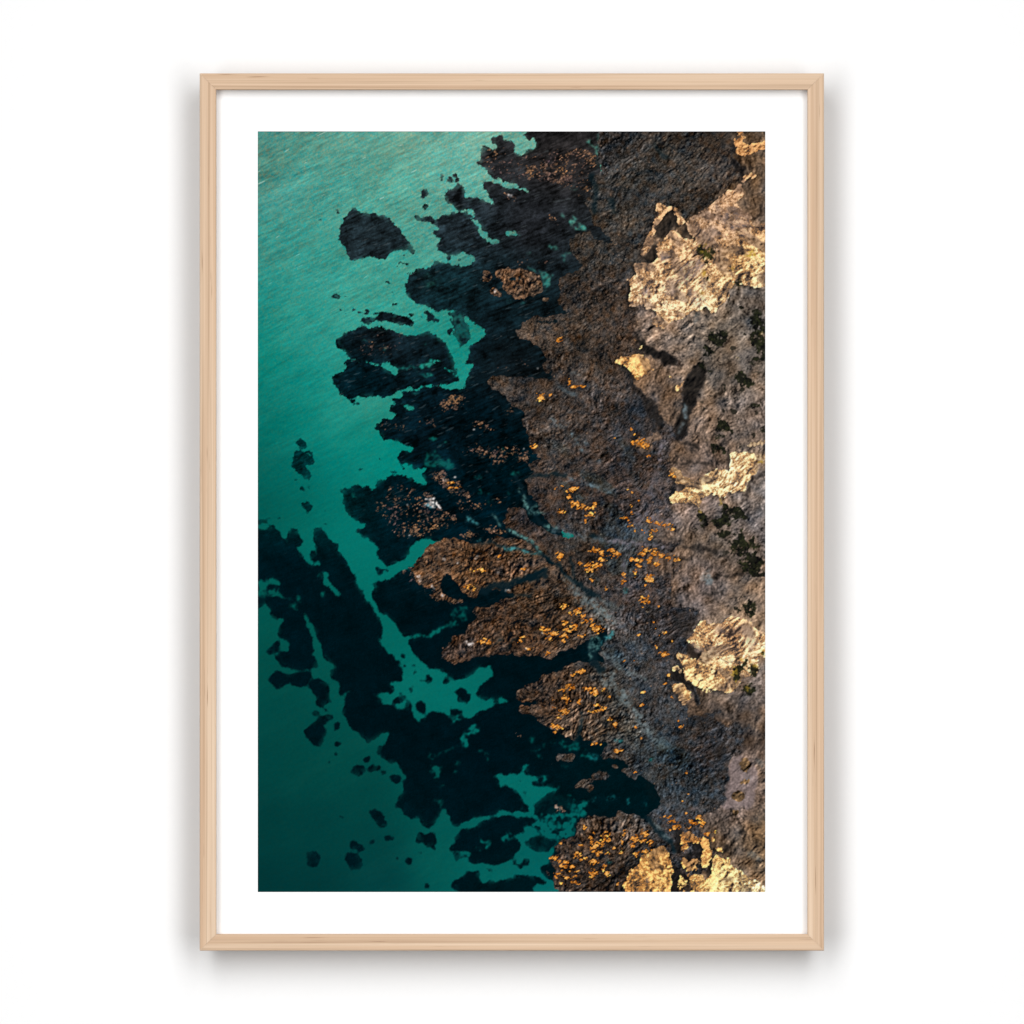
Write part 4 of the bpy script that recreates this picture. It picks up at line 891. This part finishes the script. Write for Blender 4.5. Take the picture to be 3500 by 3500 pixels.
ylm = blur(warp(yl, WX, WY), 1.6) * smooth(noise(1.4) + 0.5 * noise(2.5), -0.5, 1.0)
img = mixc(img, (186, 152, 52), np.clip(ylm, 0, 1) * 0.8)
us = Z0(); blobs(us, 'A3', '1240 1380 50 40 1290 1430 34 24 1260 1620 20 30'); img = mixc(img, (70, 68, 26), blur(warp(us, WX, WY), 2) * smooth(noise(1.4), -0.8, .8) * .8)
# speckle of small dark bushes on the slope
rb_ = Z0(); fill(rb_, 'B3', '1440 400 1900 1100 1932 1932 1200 1900 1150 1500 1260 1000'); fill(rb_, 'C3', '1350 900 1932 1000 1932 1700 1500 1600')
img = mixc(img, (30, 30, 24), blur(rb_, 8) * smooth(noise(3.0) + 0.5 * noise(1.2), 1.5, 2.3) * .8)

# ---- small warm glints of low sun on the rock
gl = Z0()
def glints(tile, text, val=1.0):
    v = [float(t) for t in text.split()]
    for i in range(0, len(v), 4):
        cx, cy = to_r(tile, v[i], v[i + 1]); k = 600 / 1932.
        rx, ry = max(1.2, v[i + 2] * k / SX), max(1.2, v[i + 3] * k / SY)
        d = ((xx - cx) / rx) ** 2 + ((yy - cy) / ry) ** 2
        np.maximum(gl, val * np.exp(-d * 0.75), out=gl)
glints('B2', '1280 1310 44 50 1390 1290 20 20 1600 1150 20 40 1640 1200 50 16 1740 1190 30 14 1230 1850 50 24 1480 680 40 30')
glints('C2', '1640 720 60 34 1520 680 20 14 1440 700 18 14 1570 740 30 24 1600 800 24 24 1660 880 50 34 1740 910 60 34 1820 930 60 24 1860 880 30 20 1510 965 44 28 1830 1000 50 34 1780 1065 24 30 1870 1385 60 26 1850 1560 80 34 1800 1600 50 24 1720 1530 24 22 1490 1450 40 40 1230 250 44 20 280 640 40 20 330 700 60 20 740 900 12 12')
glints('C2', '600 1600 80 30 1100 1600 40 24 820 1450 30 16 480 1780 60 30 540 1800 50 30', .72)
glints('C3', '20 900 34 30 20 1000 34 30 410 720 14 10 450 750 16 10 490 800 22 14 520 840 14 10 440 900 22 12 450 970 26 18 360 1030 36 14 410 1060 12 10 430 1110 36 22 480 1170 12 14 560 1170 12 10 590 1190 12 10 530 200 70 40 600 240 40 30 630 350 34 16 480 110 20 12 440 60 14 20 30 1370 40 20 100 1410 50 20 180 1450 60 18 250 1460 60 18 230 1390 60 20 280 1420 40 30 130 1490 50 24 60 1540 60 26 10 1590 30 30 630 1060 24 40 740 1080 80 20 820 1110 60 20 890 1150 34 18 680 1170 40 20 650 1240 24 50 600 1380 40 40 560 1430 60 24 690 1410 60 34 780 1440 70 30 860 1470 60 30 940 1490 50 24 660 1500 40 40 720 1540 40 30 520 1490 60 20 520 1550 34 30 490 1630 24 40 640 1700 44 44 600 1770 16 14 440 1480 30 34 360 1680 24 50 340 1740 16 24 160 1810 20 20 590 1900 40 24 10 1710 24 20 260 150 16 14 890 560 40 30')
glints('D2', '1540 390 60 34 1600 470 24 24 1690 450 60 34 1740 500 30 24 1800 560 60 30 1840 610 30 24 1290 620 34 20 1340 650 50 24 1420 690 60 24 1540 710 50 34 1520 770 30 20 1640 610 70 34 1600 660 60 24 1730 720 40 24 1380 750 40 20 1060 770 50 20 1080 730 60 14 640 770 60 34 680 790 60 24 1150 855 44 16 1600 1280 50 34 1520 1310 40 20 1550 1400 60 34 1580 1430 30 30 1700 1120 40 20 1750 1100 34 20 1640 1150 30 14 1800 1300 50 24 1880 1350 40 24 1420 1500 40 14 1530 1560 50 34 1590 1560 30 20 1490 1620 24 14 1440 1710 70 24 1500 1730 40 24 1440 1770 20 20 1900 650 44 44 1860 1550 60 16 1700 1440 24 34 1410 1410 24 16 1540 590 40 30 1900 1480 30 24 1320 690 20 10 1360 900 30 30')
glints('D3', '640 80 50 40 590 330 50 36 565 400 16 14 740 400 16 18 90 640 60 30 10 570 30 40 275 460 12 12 810 675 28 20 720 840 18 20 800 920 50 30 370 1000 12 12 470 990 12 12 850 1155 24 30 820 1245 24 14 90 1540 90 24 140 1520 40 20 210 1640 26 30 265 1700 20 44 490 1730 18 16 990 1710 22 22 40 1320 44 40 200 1385 18 14 560 1480 44 20 575 1340 24 14 140 1310 24 16 890 780 14 10 740 720 12 14 710 640 24 10 690 570 30 14 520 710 20 14 890 1390 20 16 945 1500 10 10 165 200 14 24 360 100 24 40 20 100 24 30 960 1650 10 10 550 1840 14 12 60 1910 50 20')
glints('E3', '60 300 44 14 300 375 60 22 260 370 24 20 490 610 20 12 1050 610 22 16 1070 850 18 12 150 1300 50 50 130 1370 40 50 190 1350 34 30 20 1400 50 50 20 1470 40 20 150 1490 70 20 30 1590 44 34 140 1660 30 40 180 1730 34 34 20 1740 44 44 350 1300 34 20 380 1270 30 24 480 1340 60 44 450 1410 30 40 590 1300 44 50 560 1360 40 24 660 1380 40 34 500 1510 40 30 340 1380 14 50 250 1440 20 24 330 1500 24 20 840 1100 60 20 880 1150 60 20 940 1200 50 24 860 1240 30 24 920 1220 44 20 1040 1060 14 12 1180 1110 40 30 1150 1160 60 24 1230 1170 30 30 1060 1200 40 24 1100 1140 24 16 1270 1290 30 30 1360 1260 14 34 990 100 22 22 490 115 18 14 610 1470 60 20 300 1840 16 16 550 230 16 14 1010 930 10 10')
glints('E2', '1880 300 44 14 1430 1550 50 16 1470 1580 40 16 1560 1600 60 24 1540 1640 60 18 1620 1640 40 20 1640 1690 50 14 1690 1520 60 30 1750 1560 40 24 1870 1580 50 30 1860 1710 40 40 1850 1380 34 50 1860 1440 40 30 1830 1330 24 24 1760 1220 24 34 1720 1410 40 12 1480 1720 40 20 1450 1760 30 20 1590 1770 60 20 1650 1810 60 16 1680 1750 20 14 1520 1830 40 14 1700 1840 30 14 1510 1690 30 14 1860 1280 16 24 1500 1390 20 14 1910 1500 20 30')
gn = 0.75 * noise(1.5, 0.65, 35) + 0.6 * noise(1.4, 0.65, -28) + 0.25 * rng.standard_normal((PH, PW))
gmk = smooth(gn + 2.9 * gl - 1.85, -0.1, 0.9) * smooth(gl, 0.10, 0.38)
gh = 0.8 * noise(2.5) + 0.8 * noise(0.9)
gcol = np.stack([0.84 + 0.07 * gh, 0.54 + 0.07 * gh, 0.21 + 0.06 * gh], -1) * (1 + 0.12 * noise(0.8))[..., None]
img = mixc(img, np.array([0.40, 0.25, 0.13]) * (1 + 0.35 * noise(1.0))[..., None].clip(-.8, 1), 0.55 * smooth(gn + 2.9 * gl - 1.35, -0.3, 0.9) * smooth(gl, 0.06, 0.35))
gsh = np.clip(blur(gmk, 2.2), 0, 1)
img = mixc(img, (12, 16, 20), np.clip(np.roll(np.roll(gsh, 2, 0), 1, 1) - gmk, 0, 1) * .75)
img = mixc(img, np.clip(gcol, 0, 1), gmk * 0.92)
img = mixc(img, (255, 205, 130), smooth(gn + 3.0 * gl - 3.3, 0, 0.8) * gmk * .5)

# ---- white birds' rock and bright specks
wh = Z0()
fill(wh, 'C2', '0 905 40 870 70 850 60 820 110 820 150 870 190 935 170 945 130 900 110 930 60 920', .95); fill(wh, 'C1', '1850 900 1890 850 1860 830 1932 820 1932 920 1870 910', .6)
blobs(wh, 'C1', '1678 1238 12 16 1775 1665 16 14 1790 1715 14 16 1645 885 16 12 1860 830 14 16', .9); blobs(wh, 'C2', '370 1525 12 14 350 1480 6 24 830 1632 14 10 705 542 10 9 560 60 18 8 220 610 26 14 590 1450 26 10 560 1470 16 8 205 1480 20 16 90 1780 8 26 110 1810 8 20 1100 280 8 10 345 580 16 14', .75)
blobs(wh, 'D2', '500 815 40 12 535 805 14 16 455 800 10 16 1298 700 7 8 1125 856 10 10 90 170 10 22 110 200 8 18 200 280 20 16 920 210 34 12', .8); blobs(wh, 'E2', '1400 125 9 12', .9); blobs(wh, 'A2', '940 730 22 14 770 1790 14 26', .7); blobs(wh, 'B2', '845 635 6 7 1245 990 12 8', .9)
blobs(wh, 'E2', '1455 995 22 18 1500 1010 16 30', .35)
whm = blur(warp(wh, WX * .6, WY * .6), .7) * np.clip(.8 + .35 * noise(1.1), .2, 1.2)
img = mixc(img, (236, 224, 218), np.clip(whm, 0, 1)); cy = Z0(); blobs(cy, 'C2', '40 890 18 14 70 915 16 8'); img = mixc(img, (120, 190, 205), blur(cy, .8) * .7)

img = img + 0.45 * (img - np.stack([blur(img[..., k], 1.1) for k in range(3)], -1))     # crisp, as printed from a sharpened file
# ---- finish: light print grain, then on to the sheet
img *= (1 + 0.012 * noise(0.6))[..., None]
img = np.clip(img, 0.0, 1.0)
lin = np.where(img <= 0.04045, img / 12.92, ((img + 0.055) / 1.055) ** 2.4) * PRINT_GAIN

def print_sheet():
    D = MATD - 0.0009
    x0, x1, z1, z0 = X(880.0, D), X(2617.0, D), Z(448.0, D), Z(3050.0, D)
    gx, gz = np.meshgrid(np.linspace(x0, x1, PW), np.linspace(z1, z0, PH))
    co = np.stack([gx, np.full_like(gx, -D), gz], -1).astype(np.float32).reshape(-1)
    idx = np.arange(PW * PH).reshape(PH, PW)
    quads = np.stack([idx[1:, :-1], idx[1:, 1:], idx[:-1, 1:], idx[:-1, :-1]], -1).reshape(-1).astype(np.int32)
    nq = len(quads) // 4
    me = bpy.data.meshes.new('print_sheet')
    me.vertices.add(PW * PH); me.vertices.foreach_set('co', co)
    me.loops.add(nq * 4); me.loops.foreach_set('vertex_index', quads)
    me.polygons.add(nq); me.polygons.foreach_set('loop_start', np.arange(0, nq * 4, 4, dtype=np.int32))
    me.update(calc_edges=True)
    at = me.color_attributes.new('ink', 'FLOAT_COLOR', 'POINT')
    rgba = np.ones((PH, PW, 4), np.float32); rgba[..., :3] = lin
    at.data.foreach_set('color', rgba.reshape(-1))
    m, nt, b = new_mat('matt_photo_print')
    a = nt.nodes.new('ShaderNodeAttribute'); a.attribute_name = 'ink'
    tc = nt.nodes.new('ShaderNodeTexCoord')
    n = nt.nodes.new('ShaderNodeTexNoise'); n.inputs['Scale'].default_value = 900; n.inputs['Detail'].default_value = 2
    nt.links.new(tc.outputs['Object'], n.inputs['Vector'])
    mr = nt.nodes.new('ShaderNodeMapRange'); mr.inputs['To Min'].default_value = 0.97; mr.inputs['To Max'].default_value = 1.03
    nt.links.new(n.outputs['Fac'], mr.inputs['Value'])
    vm = nt.nodes.new('ShaderNodeVectorMath'); vm.operation = 'SCALE'
    nt.links.new(a.outputs['Color'], vm.inputs[0]); nt.links.new(mr.outputs['Result'], vm.inputs['Scale'])
    nt.links.new(vm.outputs['Vector'], b.inputs['Base Color'])
    b.inputs['Roughness'].default_value = 0.8
    b.inputs['Specular IOR Level'].default_value = 0.0
    me.materials.append(m)
    ob = bpy.data.objects.new('print_sheet', me)
    col.objects.link(ob)
    child_at(ob)
    ob['label'] = 'printed aerial view of teal sea, dark weed beds, brown rock and sunlit cliffs'
print_sheet()
